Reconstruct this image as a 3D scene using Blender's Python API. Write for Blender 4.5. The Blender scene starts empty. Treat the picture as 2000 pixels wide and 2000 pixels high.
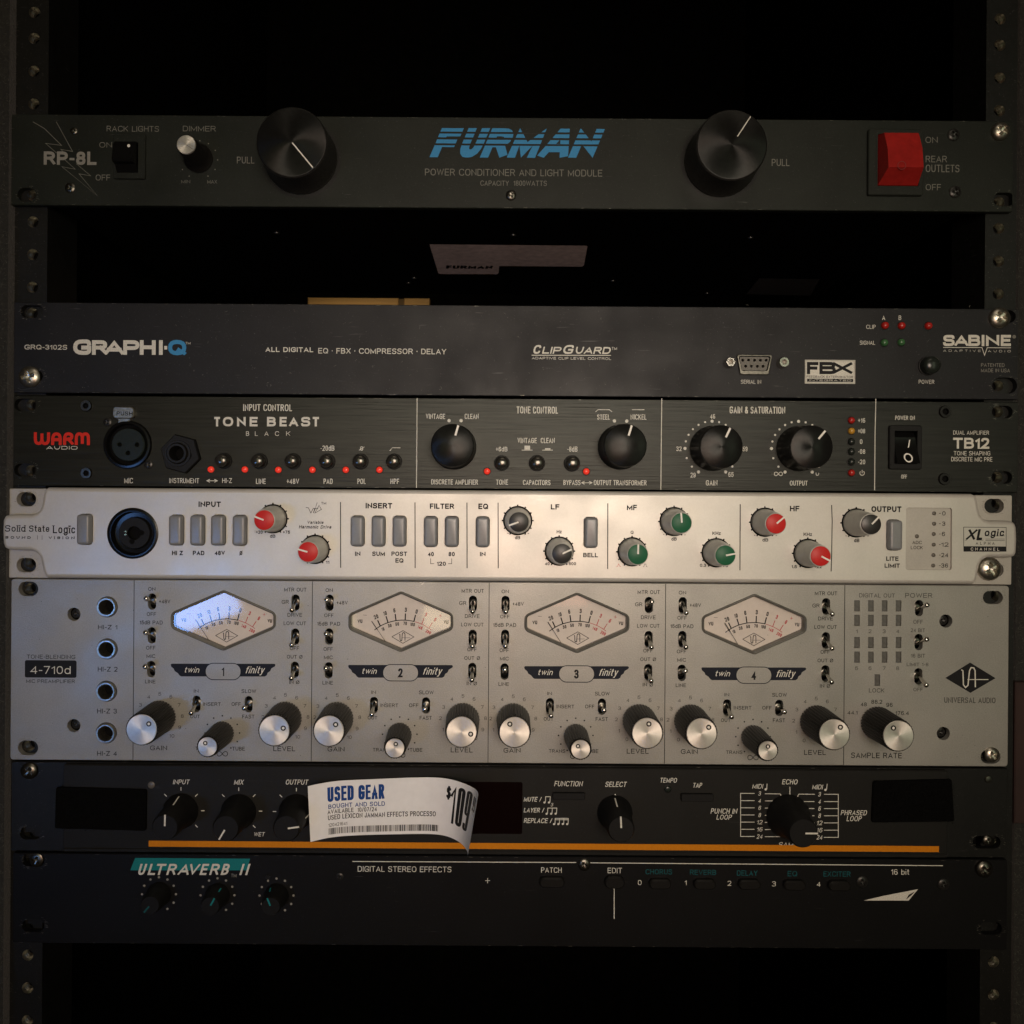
import bpy, math, random
from mathutils import Vector, Matrix
from mathutils.geometry import tessellate_polygon
random.seed(7)
scene = bpy.context.scene
col = scene.collection
MM = 0.001
# ------------------------------------------------------------------ camera
# world: X right, Z up, the front panels lie in the plane Y = 0, the camera
# looks along +Y from 371 mm in front of them.
FPX, DIST, FU, FV, ROLL = 1502.0, 371.0, 955.0, 950.0, math.radians(0.40)
cam_d = bpy.data.cameras.new('camera')
cam_d.sensor_width = 36.0
cam_d.lens = 36.0 * FPX / 2000.0
cam_d.shift_x = (1000 - FU) / 2000.0
cam_d.shift_y = -(1000 - FV) / 2000.0
cam_d.clip_start = 0.01
cam_d.clip_end = 50
cam = bpy.data.objects.new('camera', cam_d)
col.objects.link(cam)
cam.matrix_world = (Matrix.Translation((0, -DIST * MM, 0)) @ Matrix.Rotation(math.pi / 2, 4, 'X')
                    @ Matrix.Rotation(ROLL, 4, 'Z'))
scene.camera = cam
# ------------------------------------------------------------------ light
w = bpy.data.worlds.new('World'); scene.world = w; w.use_nodes = True
bg = w.node_tree.nodes['Background']
bg.inputs[0].default_value = (1.0, 0.80, 0.56, 1); bg.inputs[1].default_value = 0.012


def area(name, loc, aim, sx, sy, watt, colr, spread=180, roll=0):
    l = bpy.data.lights.new(name, 'AREA'); l.shape = 'RECTANGLE'; l.size = sx; l.size_y = sy
    l.energy = watt; l.color = colr; l.spread = math.radians(spread)
    o = bpy.data.objects.new(name, l); col.objects.link(o); o.location = loc
    o.rotation_euler = ((Vector(aim) - Vector(loc)).to_track_quat('-Z', 'Y').to_matrix() @ Matrix.Rotation(math.radians(roll), 3, 'Z')).to_euler()
    return o


area('front_lamp', (0.09, -0.72, 0.07), (0.03, 0, -0.01), 0.34, 0.24, 0.48, (1.0, 0.87, 0.72), 65)
area('ceiling_lamp', (0.15, -0.80, 1.00), (0.02, 0, -0.05), 0.60, 0.30, 0.90, (1.0, 0.85, 0.66))
area('shop_lamp_left', (-0.30, -1.15, 0.10), (-0.05, 0, 0), 0.08, 0.9, 0.45, (0.93, 0.98, 0.55))
area('shop_lamp_right', (0.80, -1.2, 0.10), (0.1, 0, 0), 0.25, 0.9, 0.95, (0.86, 1.0, 0.68))
area('warm_shirt_glow', (0.05, -0.80, -0.04), (0.02, 0, 0), 0.20, 0.28, 0.62, (1.0, 0.45, 0.30))
area('bright_window', (-0.632, -1.20, -0.244), (-0.14, 0, -0.06), 0.220, 0.118, 0.042, (0.18, 0.42, 1.0), 28, 18)
area('small_warm_lamp', (-0.096, -1.20, -0.268), (-0.02, 0, -0.065), 0.07, 0.05, 0.03, (1.0, 0.80, 0.50), 120)
area('batten_fill_light', (-0.10, 0.20, 0.06), (-0.10, 0.33, 0.155), 0.05, 0.05, 0.022, (1.0, 0.8, 0.5), 120)  # added light hidden inside the rack, only there to brighten the batten
vs = scene.view_settings
vs.view_transform = 'Standard'; vs.look = 'None'; vs.exposure = 0.0; vs.gamma = 1.0
vs.use_curve_mapping = False


# ------------------------------------------------------------------ helpers
def P(u, v, h=0.0):
    """photo pixel -> point (mm) on the plane h mm in front of the panels"""
    du, dv = u - FU, FV - v
    c, s = math.cos(ROLL), math.sin(ROLL)
    k = (DIST - h) / FPX
    return Vector(((c * du - s * dv) * k, -h, (s * du + c * dv) * k))


ORG = [0, 0, 3.864]


def fr(ox, oy, s=3.864):
    ORG[0], ORG[1], ORG[2] = ox, oy, s


def Q(x, y, h=0.0):
    return P(ORG[0] + x / ORG[2], ORG[1] + y / ORG[2], h)


def mmz(d, h=0.0):
    return d / ORG[2] * (DIST - h) / FPX


WL = {}


def place(o, wl, parent):
    wl = Vector(wl)
    WL[o.name] = wl
    if parent is not None:
        o.parent = parent
        o.location = (wl - WL[parent.name]) * MM
    else:
        o.location = wl * MM
    col.objects.link(o)
    return o


def thing(name, loc, label, cat, group=None):
    o = bpy.data.objects.new(name, None)
    o.empty_display_size = 0.02
    place(o, loc, None)
    o['label'] = label; o['category'] = cat
    if group: o['group'] = group
    return o


class MB:
    def __init__(self):
        self.v = []; self.f = []; self.m = []; self.mi = 0

    def add(self, vs, fs):
        n = len(self.v)
        self.v += [tuple(p) for p in vs]
        self.f += [tuple(i + n for i in f) for f in fs]
        self.m += [self.mi] * len(fs)
        return self

    def box(self, x0, x1, y0, y1, z0, z1, ch=0.0):
        """y0 is the rear (larger y), y1 the front; ch chamfers the front edges"""
        vs = [(x0, y0, z0), (x1, y0, z0), (x1, y0, z1), (x0, y0, z1)]
        if ch:
            yc = y1 + ch
            vs += [(x0, yc, z0), (x1, yc, z0), (x1, yc, z1), (x0, yc, z1)]
            vs += [(x0 + ch, y1, z0 + ch), (x1 - ch, y1, z0 + ch), (x1 - ch, y1, z1 - ch), (x0 + ch, y1, z1 - ch)]
            fs = [(0, 3, 2, 1)] + [(i, (i + 1) % 4, 4 + (i + 1) % 4, 4 + i) for i in range(4)] + \
                 [(4 + i, 4 + (i + 1) % 4, 8 + (i + 1) % 4, 8 + i) for i in range(4)] + [(8, 9, 10, 11)]
        else:
            vs += [(x0, y1, z0), (x1, y1, z0), (x1, y1, z1), (x0, y1, z1)]
            fs = [(0, 3, 2, 1), (4, 5, 6, 7)] + [(i, (i + 1) % 4, 4 + (i + 1) % 4, 4 + i) for i in range(4)]
        return self.add(vs, fs)

    def lathe(self, prof, n=32, cx=0, cz=0, mod=None, cap0=False, cap1=True):
        """prof: (radius, height towards camera)"""
        vs = []; fs = []
        for (r, h) in prof:
            for i in range(n):
                a = 2 * math.pi * i / n
                rr = r * (mod(i, h) if mod else 1)
                vs.append((cx + rr * math.cos(a), -h, cz + rr * math.sin(a)))
        for k in range(len(prof) - 1):
            for i in range(n):
                j = (i + 1) % n
                fs.append((k * n + i, k * n + j, (k + 1) * n + j, (k + 1) * n + i))
        if cap0: fs.append(tuple(range(n))[::-1])
        if cap1: fs.append(tuple((len(prof) - 1) * n + i for i in range(n)))
        return self.add(vs, fs)

    def ring(self, r0, r1, h, n=24, cx=0, cz=0):
        vs = []; fs = []
        for r in (r0, r1):
            for i in range(n):
                a = 2 * math.pi * i / n
                vs.append((cx + r * math.cos(a), -h, cz + r * math.sin(a)))
        for i in range(n):
            j = (i + 1) % n
            fs.append((i, j, n + j, n + i))
        return self.add(vs, fs)

    def disc(self, r, h, n=16, cx=0, cz=0, ex=1.0):
        vs = [(cx + ex * r * math.cos(2 * math.pi * i / n), -h, cz + r * math.sin(2 * math.pi * i / n)) for i in range(n)]
        return self.add(vs, [tuple(range(n))])

    def plate(self, outer, holes, hf, hb, ch=0.0):
        """flat plate from polygon outline (x,z) with holes, front at height hf, rear at hb"""
        polys = [outer] + list(holes)
        front = offset_poly(outer, -ch) if ch else outer
        fp = [front] + list(holes)
        tris = tessellate_polygon([[Vector((x, z, 0)) for x, z in p] for p in fp])
        flat = [p for q in fp for p in q]
        self.add([(x, -hf, z) for x, z in flat], tris)
        if hb is None:
            return self
        for k, p in enumerate(polys):
            n = len(p)
            if k == 0 and ch:
                f0 = front
                self.add([(x, -hf, z) for x, z in f0] + [(x, -(hf - ch), z) for x, z in p],
                         [(i, (i + 1) % n, n + (i + 1) % n, n + i) for i in range(n)])
                self.add([(x, -(hf - ch), z) for x, z in p] + [(x, -hb, z) for x, z in p],
                         [(i, (i + 1) % n, n + (i + 1) % n, n + i) for i in range(n)])
            else:
                self.add([(x, -hf, z) for x, z in p] + [(x, -hb, z) for x, z in p],
                         [(i, (i + 1) % n, n + (i + 1) % n, n + i) for i in range(n)])
        return self

    def strip(self, pts, wd, h):
        """mitred flat line through (x,z) points"""
        n = len(pts)
        L = []; R = []
        for i in range(n):
            p = Vector(pts[i])
            d0 = (Vector(pts[i]) - Vector(pts[i - 1])).normalized() if i > 0 else None
            d1 = (Vector(pts[i + 1]) - Vector(pts[i])).normalized() if i < n - 1 else None
            if d0 is None: d0 = d1
            if d1 is None: d1 = d0
            t = (d0 + d1)
            t = t.normalized() if t.length > 1e-6 else d1
            nn = Vector((-t.y, t.x))
            k = 1.0 / max(0.35, abs(nn.dot(Vector((-d1.y, d1.x)))))
            L.append(p + nn * wd / 2 * k); R.append(p - nn * wd / 2 * k)
        vs = [(a.x, -h, a.y) for a in L] + [(a.x, -h, a.y) for a in R]
        return self.add(vs, [(i, i + 1, n + i + 1, n + i) for i in range(n - 1)])

    def tube(self, pts, rad, n=8):
        vs = []; fs = []
        m = len(pts)
        for i, p in enumerate(pts):
            p = Vector(p)
            d = (Vector(pts[min(i + 1, m - 1)]) - Vector(pts[max(i - 1, 0)])).normalized()
            a = d.orthogonal().normalized(); b = d.cross(a)
            r = rad[i] if isinstance(rad, (list, tuple)) else rad
            for k in range(n):
                t = 2 * math.pi * k / n
                vs.append(tuple(p + a * r * math.cos(t) + b * r * math.sin(t)))
        for i in range(m - 1):
            for k in range(n):
                j = (k + 1) % n
                fs.append((i * n + k, i * n + j, (i + 1) * n + j, (i + 1) * n + k))
        fs.append(tuple(range(n))[::-1]); fs.append(tuple((m - 1) * n + k for k in range(n)))
        return self.add(vs, fs)

    def build(self, name, mats, parent, loc=(0, 0, 0), smooth=None, wl=True, label=None, recalc=True):
        me = bpy.data.meshes.new(name)
        me.from_pydata([(x * MM, y * MM, z * MM) for x, y, z in self.v], [], self.f)
        if not isinstance(mats, (list, tuple)): mats = [mats]
        for m in mats: me.materials.append(m)
        if len(mats) > 1:
            me.polygons.foreach_set('material_index', self.m)
        me.validate()
        if recalc:
            import bmesh
            bm = bmesh.new(); bm.from_mesh(me)
            bmesh.ops.recalc_face_normals(bm, faces=bm.faces)
            bm.to_mesh(me); bm.free()
        if smooth:
            me.polygons.foreach_set('use_smooth', [True] * len(me.polygons))
            me.set_sharp_from_angle(angle=math.radians(smooth))
        me.update()
        o = bpy.data.objects.new(name, me)
        place(o, loc, parent)
        if label: o['label'] = label
        return o


def offset_poly(p, d):
    """offset closed polygon outwards by d (negative = inwards)"""
    n = len(p)
    ar = sum(p[i][0] * p[(i + 1) % n][1] - p[(i + 1) % n][0] * p[i][1] for i in range(n))
    sg = 1 if ar > 0 else -1
    out = []
    for i in range(n):
        a = Vector(p[i - 1]); b = Vector(p[i]); c = Vector(p[(i + 1) % n])
        d0 = (b - a); d1 = (c - b)
        if d0.length < 1e-9: d0 = d1
        if d1.length < 1e-9: d1 = d0
        d0 = d0.normalized(); d1 = d1.normalized()
        n0 = Vector((d0.y, -d0.x)) * sg; n1 = Vector((d1.y, -d1.x)) * sg
        nn = n0 + n1
        nn = nn.normalized() if nn.length > 1e-6 else n0
        k = min(2.0, 1.0 / max(0.2, nn.dot(n0)))
        q = b + nn * d * k
        out.append((q.x, q.y))
    return out


def rpoly(pts, r, seg=6):
    """round the corners of a polygon; r number or list"""
    n = len(pts); out = []
    for i in range(n):
        rr = r[i] if isinstance(r, (list, tuple)) else r
        a = Vector(pts[i - 1]); b = Vector(pts[i]); c = Vector(pts[(i + 1) % n])
        if rr <= 0:
            out.append((b.x, b.y)); continue
        u = (a - b).normalized(); w_ = (c - b).normalized()
        ang = u.angle(w_)
        t = min(rr / math.tan(ang / 2), (a - b).length * 0.49, (c - b).length * 0.49)
        p0 = b + u * t; p1 = b + w_ * t
        for k in range(seg + 1):
            s = k / seg
            q = p0 * (1 - s) ** 2 + b * 2 * s * (1 - s) + p1 * s * s
            out.append((q.x, q.y))
    return out


def rrect(x0, x1, z0, z1, r, seg=5):
    out = []
    for cx, cz, a0 in ((x1 - r, z1 - r, 0), (x0 + r, z1 - r, 90), (x0 + r, z0 + r, 180), (x1 - r, z0 + r, 270)):
        for k in range(seg + 1):
            a = math.radians(a0 + 90 * k / seg)
            out.append((cx + r * math.cos(a), cz + r * math.sin(a)))
    return out


def circ(cx, cz, r, n=24):
    return [(cx + r * math.cos(2 * math.pi * i / n), cz + r * math.sin(2 * math.pi * i / n)) for i in range(n)]


def capz(x, y, wz, hz, h=0.0):
    """capsule outline (mm) centred on zoom point, size in zoom px"""
    c = Q(x, y, h); a = mmz(wz, h) / 2; b = mmz(hz, h) / 2
    return rrect(c.x - a, c.x + a, c.z - b, c.z + b, min(a, b) * 0.999, 7)


def rectz(x0, y0, x1, y1, h=0.0, r=0.0):
    c = Q((x0 + x1) / 2, (y0 + y1) / 2, h); a = mmz(x1 - x0, h) / 2; b = mmz(y1 - y0, h) / 2
    if r: return rrect(c.x - a, c.x + a, c.z - b, c.z + b, r)
    return [(c.x - a, c.z - b), (c.x + a, c.z - b), (c.x + a, c.z + b), (c.x - a, c.z + b)]


# ------------------------------------------------------------------ materials
def mat(name, base, rough=0.5, metal=0.0, spec=0.5, noise=0.0, nscale=200, bump=0.0, bscale=800,
        stretch=(1, 1, 1), aniso=0.0, radial=False, emit=None, estr=0.0, coat=0.0, scratch=0.0, grime=0.0, sheen=0.0,
        rvar=0.0):
    m = bpy.data.materials.new(name); m.use_nodes = True
    nt = m.node_tree; N = nt.nodes; L = nt.links
    b = N['Principled BSDF']
    b.inputs['Base Color'].default_value = (*base, 1)
    b.inputs['Roughness'].default_value = rough
    b.inputs['Metallic'].default_value = metal
    b.inputs['Specular IOR Level'].default_value = spec
    if coat:
        b.inputs['Coat Weight'].default_value = coat; b.inputs['Coat Roughness'].default_value = 0.08
    if sheen:
        b.inputs['Sheen Weight'].default_value = sheen
    if emit:
        b.inputs['Emission Color'].default_value = (*emit, 1); b.inputs['Emission Strength'].default_value = estr
    tc = N.new('ShaderNodeTexCoord')
    if aniso:
        b.inputs['Anisotropic'].default_value = aniso
        tg = N.new('ShaderNodeTangent'); tg.direction_type = 'RADIAL'; tg.axis = 'Y' if radial else 'Z'
        if radial:
            L.new(tg.outputs[0], b.inputs['Tangent'])
        else:
            vx = N.new('ShaderNodeCombineXYZ'); vx.inputs[0].default_value = 1.0
            L.new(vx.outputs[0], b.inputs['Tangent'])
    last = None
    if noise or grime or scratch:
        mp = N.new('ShaderNodeMapping'); mp.inputs['Scale'].default_value = stretch
        L.new(tc.outputs['Object'], mp.inputs[0])
        last = b.inputs['Base Color'].default_value[:]
        cur = None
        if noise:
            n1 = N.new('ShaderNodeTexNoise'); n1.inputs['Scale'].default_value = nscale; n1.inputs['Detail'].default_value = 5
            L.new(mp.outputs[0], n1.inputs['Vector'])
            rp = N.new('ShaderNodeMapRange'); rp.inputs[1].default_value = 0.3; rp.inputs[2].default_value = 0.7
            rp.inputs[3].default_value = 1 - noise; rp.inputs[4].default_value = 1 + noise
            L.new(n1.outputs[0], rp.inputs[0])
            mx = N.new('ShaderNodeVectorMath'); mx.operation = 'SCALE'; mx.inputs[0].default_value = base
            L.new(rp.outputs[0], mx.inputs['Scale'])
            cur = mx.outputs[0]
        if grime:
            n2 = N.new('ShaderNodeTexNoise'); n2.inputs['Scale'].default_value = 22; n2.inputs['Detail'].default_value = 6
            n2.inputs['Roughness'].default_value = 0.65
            L.new(tc.outputs['Object'], n2.inputs['Vector'])
            r2 = N.new('ShaderNodeMapRange'); r2.inputs[1].default_value = 0.35; r2.inputs[2].default_value = 0.7
            r2.inputs[3].default_value = 1 + grime * 0.3; r2.inputs[4].default_value = 1 - grime
            L.new(n2.outputs[0], r2.inputs[0])
            m2 = N.new('ShaderNodeVectorMath'); m2.operation = 'SCALE'
            if cur: L.new(cur, m2.inputs[0])
            else: m2.inputs[0].default_value = base
            L.new(r2.outputs[0], m2.inputs['Scale'])
            cur = m2.outputs[0]
        if scratch:
            # sparse fine scratches and dust, lighter than the paint
            mp3 = N.new('ShaderNodeMapping'); mp3.inputs['Rotation'].default_value = (0, 0.5, 0)
            mp3.inputs['Scale'].default_value = (14, 14, 260)
            L.new(tc.outputs['Object'], mp3.inputs[0])
            n3 = N.new('ShaderNodeTexNoise'); n3.inputs['Scale'].default_value = 5; n3.inputs['Detail'].default_value = 3
            n3.inputs['Distortion'].default_value = 0.6
            L.new(mp3.outputs[0], n3.inputs['Vector'])
            n4 = N.new('ShaderNodeTexNoise'); n4.inputs['Scale'].default_value = 1500; n4.inputs['Detail'].default_value = 1
            L.new(tc.outputs['Object'], n4.inputs['Vector'])
            a1 = N.new('ShaderNodeMapRange'); a1.inputs[1].default_value = 0.70; a1.inputs[2].default_value = 0.78
            L.new(n3.outputs[0], a1.inputs[0])
            a2 = N.new('ShaderNodeMapRange'); a2.inputs[1].default_value = 0.69; a2.inputs[2].default_value = 0.78
            L.new(n4.outputs[0], a2.inputs[0])
            ad = N.new('ShaderNodeMath'); ad.operation = 'MAXIMUM'
            L.new(a1.outputs[0], ad.inputs[0]); L.new(a2.outputs[0], ad.inputs[1])
            ml = N.new('ShaderNodeMath'); ml.operation = 'MULTIPLY'; ml.inputs[1].default_value = scratch
            L.new(ad.outputs[0], ml.inputs[0])
            m3 = N.new('ShaderNodeVectorMath'); m3.operation = 'ADD'
            if cur: L.new(cur, m3.inputs[0])
            else: m3.inputs[0].default_value = base
            L.new(ml.outputs[0], m3.inputs[1])
            cur = m3.outputs[0]
        L.new(cur, b.inputs['Base Color'])
    if rvar:
        n6 = N.new('ShaderNodeTexNoise'); n6.inputs['Scale'].default_value = 35; n6.inputs['Detail'].default_value = 7
        L.new(tc.outputs['Object'], n6.inputs['Vector'])
        r6 = N.new('ShaderNodeMapRange'); r6.inputs[1].default_value = 0.3; r6.inputs[2].default_value = 0.7
        r6.inputs[3].default_value = rough - rvar; r6.inputs[4].default_value = rough + rvar
        L.new(n6.outputs[0], r6.inputs[0]); L.new(r6.outputs[0], b.inputs['Roughness'])
    if bump:
        mp2 = N.new('ShaderNodeMapping'); mp2.inputs['Scale'].default_value = stretch
        L.new(tc.outputs['Object'], mp2.inputs[0])
        n5 = N.new('ShaderNodeTexNoise'); n5.inputs['Scale'].default_value = bscale; n5.inputs['Detail'].default_value = 3
        L.new(mp2.outputs[0], n5.inputs['Vector'])
        bp = N.new('ShaderNodeBump'); bp.inputs['Strength'].default_value = bump; bp.inputs['Distance'].default_value = 0.0002
        L.new(n5.outputs[0], bp.inputs['Height']); L.new(bp.outputs[0], b.inputs['Normal'])
    return m


def glass_mat():
    m = bpy.data.materials.new('clear_plastic'); m.use_nodes = True
    nt = m.node_tree; N = nt.nodes; L = nt.links
    N.remove(N['Principled BSDF'])
    t = N.new('ShaderNodeBsdfTransparent'); t.inputs[0].default_value = (0.93, 0.92, 0.9, 1)
    g = N.new('ShaderNodeBsdfGlossy'); g.inputs['Roughness'].default_value = 0.045
    f = N.new('ShaderNodeFresnel'); f.inputs[0].default_value = 1.5
    tc = N.new('ShaderNodeTexCoord')
    n = N.new('ShaderNodeTexNoise'); n.inputs['Scale'].default_value = 60
    L.new(tc.outputs['Object'], n.inputs['Vector'])
    bp = N.new('ShaderNodeBump'); bp.inputs['Strength'].default_value = 0.002; bp.inputs['Distance'].default_value = 0.0004
    L.new(n.outputs[0], bp.inputs['Height']); L.new(bp.outputs[0], g.inputs['Normal'])
    x = N.new('ShaderNodeMixShader')
    L.new(f.outputs[0], x.inputs[0]); L.new(t.outputs[0], x.inputs[1]); L.new(g.outputs[0], x.inputs[2])
    L.new(x.outputs[0], N['Material Output'].inputs[0])
    return m


MT = dict(
    furman=mat('charcoal_powder_coat', (0.0130, 0.0155, 0.0122), 0.50, spec=0.25, noise=0.12, nscale=900, bump=0.25, bscale=2500, grime=0.35, scratch=0.05, rvar=0.09),
    grq=mat('slate_black_paint', (0.0105, 0.0108, 0.0128), 0.52, spec=0.28, noise=0.10, nscale=900, bump=0.15, bscale=2500, grime=0.35, scratch=0.07, rvar=0.09),
    tb=mat('brushed_black_aluminium', (0.0115, 0.0125, 0.0105), 0.32, metal=0.5, spec=0.22, noise=0.28, nscale=420, stretch=(0.08, 1, 2.2), bump=0.5, bscale=420, aniso=0.85, grime=0.15),
    ssl=mat('satin_silver_cream_paint', (0.565, 0.545, 0.50), 0.38, metal=0.22, noise=0.03, nscale=1500, bump=0.10, bscale=2500, grime=0.10, rvar=0.09),
    sslear=mat('satin_silver_paint_on_steel', (0.44, 0.42, 0.38), 0.45, metal=0.15, noise=0.05, nscale=1500, bump=0.1, bscale=2500, grime=0.12),
    ua=mat('fine_textured_silver_paint', (0.325, 0.318, 0.292), 0.42, metal=0.35, noise=0.10, nscale=1700, bump=0.45, bscale=1700, grime=0.14, rvar=0.10),
    jam=mat('black_moulded_plastic', (0.0100, 0.0098, 0.0088), 0.5, spec=0.22, noise=0.1, nscale=900, bump=0.25, bscale=2600, grime=0.2, scratch=0.02),
    ultra=mat('black_enamel', (0.0056, 0.0056, 0.0060), 0.42, spec=0.22, noise=0.1, nscale=900, bump=0.15, bscale=2600, grime=0.2, scratch=0.03),
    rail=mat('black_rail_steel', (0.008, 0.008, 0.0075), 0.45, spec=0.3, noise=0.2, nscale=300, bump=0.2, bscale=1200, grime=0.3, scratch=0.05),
    inner=mat('dark_chassis_steel', (0.004, 0.004, 0.004), 0.30, spec=0.3, noise=0.2, nscale=200),
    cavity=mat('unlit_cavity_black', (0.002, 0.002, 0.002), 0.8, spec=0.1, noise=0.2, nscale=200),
    wear=mat('bare_scraped_metal', (0.20, 0.19, 0.165), 0.4, metal=0.6, noise=0.4, nscale=900),
    wprint=mat('off_white_ink', (0.62, 0.61, 0.55), 0.6, spec=0.12, noise=0.15, nscale=1800),
    gprint=mat('grey_ink', (0.17, 0.17, 0.15), 0.6, spec=0.12, noise=0.15, nscale=1800),
    gprint2=mat('pale_grey_ink', (0.24, 0.235, 0.21), 0.6, spec=0.12, noise=0.15, nscale=1800),
    bprint=mat('black_ink', (0.014, 0.014, 0.015), 0.5, spec=0.12, noise=0.2, nscale=1800),
    nprint=mat('soft_black_ink', (0.016, 0.015, 0.014), 0.5, spec=0.12, noise=0.3, nscale=1800),
    navy=mat('navy_black_ink', (0.012, 0.014, 0.022), 0.5, spec=0.12, noise=0.2, nscale=1800),
    blue=mat('sky_blue_ink', (0.050, 0.240, 0.480), 0.55, spec=0.12, noise=0.08, nscale=1500),
    rprint=mat('red_ink', (0.58, 0.030, 0.018), 0.5, spec=0.12, noise=0.08, nscale=1500),
    rdial=mat('faded_red_dial_ink', (0.50, 0.045, 0.06), 0.6, spec=0.12, noise=0.1, nscale=1500),
    teal=mat('teal_ink', (0.012, 0.17, 0.18), 0.5, spec=0.12, noise=0.1, nscale=1500),
    dteal=mat('dark_teal_ink', (0.010, 0.075, 0.085), 0.5, spec=0.12, noise=0.15, nscale=1500),
    orange=mat('orange_ink', (0.56, 0.190, 0.008), 0.5, spec=0.12, noise=0.06, nscale=900),
    chrome=mat('worn_chrome', (0.62, 0.60, 0.55), 0.16, metal=1.0, noise=0.1, nscale=700, rvar=0.06),
    nickel=mat('dull_nickel', (0.50, 0.47, 0.40), 0.34, metal=1.0, noise=0.25, nscale=900, bump=0.2, bscale=900),
    dnickel=mat('dark_nickel', (0.16, 0.15, 0.13), 0.32, metal=1.0, noise=0.25, nscale=900, bump=0.2, bscale=900),
    blackmetal=mat('blackened_screw_metal', (0.035, 0.034, 0.032), 0.35, metal=0.6, noise=0.3, nscale=900),
    alu=mat('spun_aluminium', (0.74, 0.71, 0.65), 0.46, metal=0.85, aniso=0.55, radial=True, noise=0.06, nscale=600),
    dalu=mat('spun_black_aluminium', (0.019, 0.019, 0.018), 0.34, metal=0.6, spec=0.22, aniso=0.92, radial=True, noise=0.12, nscale=600),
    knobblack=mat('ribbed_black_plastic', (0.0075, 0.0070, 0.0065), 0.42, spec=0.25, noise=0.15, nscale=700),
    knobmatte=mat('matt_black_plastic', (0.0055, 0.0055, 0.0055), 0.55, spec=0.22, noise=0.15, nscale=700),
    gloss=mat('glossy_black_plastic', (0.005, 0.005, 0.005), 0.22, spec=0.3, noise=0.1, nscale=500),
    smoke=mat('smoky_dome_button', (0.085, 0.080, 0.070), 0.17, metal=0.75, noise=0.2, nscale=400),
    sslknob=mat('grey_knob_plastic', (0.40, 0.40, 0.365), 0.28, noise=0.06, nscale=500, spec=0.6),
    capred=mat('red_cap_plastic', (0.50, 0.022, 0.020), 0.42, spec=0.25, noise=0.05, nscale=600),
    capgreen=mat('green_cap_plastic', (0.015, 0.105, 0.050), 0.42, spec=0.25, noise=0.05, nscale=600),
    capblack=mat('charcoal_cap_plastic', (0.022, 0.021, 0.020), 0.38, noise=0.05, nscale=600),
    stripe=mat('ivory_pointer_plastic', (0.72, 0.70, 0.64), 0.45, noise=0.05, nscale=600),
    btn=mat('grey_button_plastic', (0.185, 0.192, 0.200), 0.30, noise=0.05, nscale=700),
    ledbar=mat('grey_led_window', (0.085, 0.080, 0.074), 0.35, noise=0.2, nscale=900),
    dial=mat('cream_dial_card', (0.70, 0.64, 0.60), 0.6, noise=0.03, nscale=500),
    bezel=mat('smoked_meter_plastic', (0.125, 0.122, 0.108), 0.18, metal=0.1, noise=0.08, nscale=500, coat=0.4),
    redglow=mat('red_led_lens', (0.75, 0.035, 0.02), 0.25, emit=(1.0, 0.06, 0.03), estr=0.28, noise=0.1, nscale=900),
    reddim=mat('red_led_lens_dark', (0.36, 0.016, 0.012), 0.22, noise=0.1, nscale=900),
    amber=mat('amber_led_lens', (0.46, 0.24, 0.03), 0.25, noise=0.1, nscale=900),
    greenled=mat('green_led_lens', (0.040, 0.120, 0.045), 0.25, noise=0.1, nscale=900),
    offled=mat('unlit_led_lens', (0.015, 0.019, 0.016), 0.25, spec=0.4, noise=0.1, nscale=900),
    dotled=mat('grey_brown_led_lens', (0.095, 0.085, 0.070), 0.4, noise=0.2, nscale=900),
    redsw=mat('red_rocker_plastic', (0.34, 0.016, 0.013), 0.26, noise=0.12, nscale=300, coat=0.5, grime=0.3),
    paper=mat('white_paper', (0.78, 0.77, 0.76), 0.7, noise=0.03, nscale=300, bump=0.05, bscale=900),
    tagblue=mat('tag_blue_ink', (0.012, 0.055, 0.22), 0.6, spec=0.12, noise=0.08, nscale=900),
    label=mat('aged_paper_label', (0.78, 0.62, 0.56), 0.5, noise=0.15, nscale=250, grime=0.2),
    wood=mat('pine_wood', (0.55, 0.33, 0.12), 0.6, noise=0.25, nscale=60, stretch=(0.15, 1, 3)),
    bay_shade=mat('black_interior_shade', (0.0015, 0.0014, 0.0013), 0.8, spec=0.04, noise=0.4, nscale=120),  # interior shade put into the colour, near black
    carpet=mat('black_speaker_carpet', (0.010, 0.010, 0.008), 0.95, noise=0.6, nscale=700, bump=1.0, bscale=700, sheen=0.3),
    pile=mat('carpet_fibre_tips', (0.07, 0.07, 0.058), 0.8, noise=0.7, nscale=500, sheen=0.3),
    velcro=mat('black_hook_and_loop_pile', (0.003, 0.003, 0.003), 1.0, spec=0.03, noise=0.6, nscale=1500, bump=1.0, bscale=1200),
    gold=mat('brass_contact', (0.75, 0.55, 0.25), 0.2, metal=1.0, noise=0.1, nscale=500),
    window=mat('dark_red_display_window', (0.004, 0.001, 0.001), 0.2, spec=0.2, noise=0.1, nscale=500),
    redwood=mat('reddish_side_edge', (0.022, 0.008, 0.006), 0.7, noise=0.3, nscale=80),
)
MT['glass'] = glass_mat()

# ------------------------------------------------------------------ lettering
TREQ = []
CNT = [0]


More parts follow.
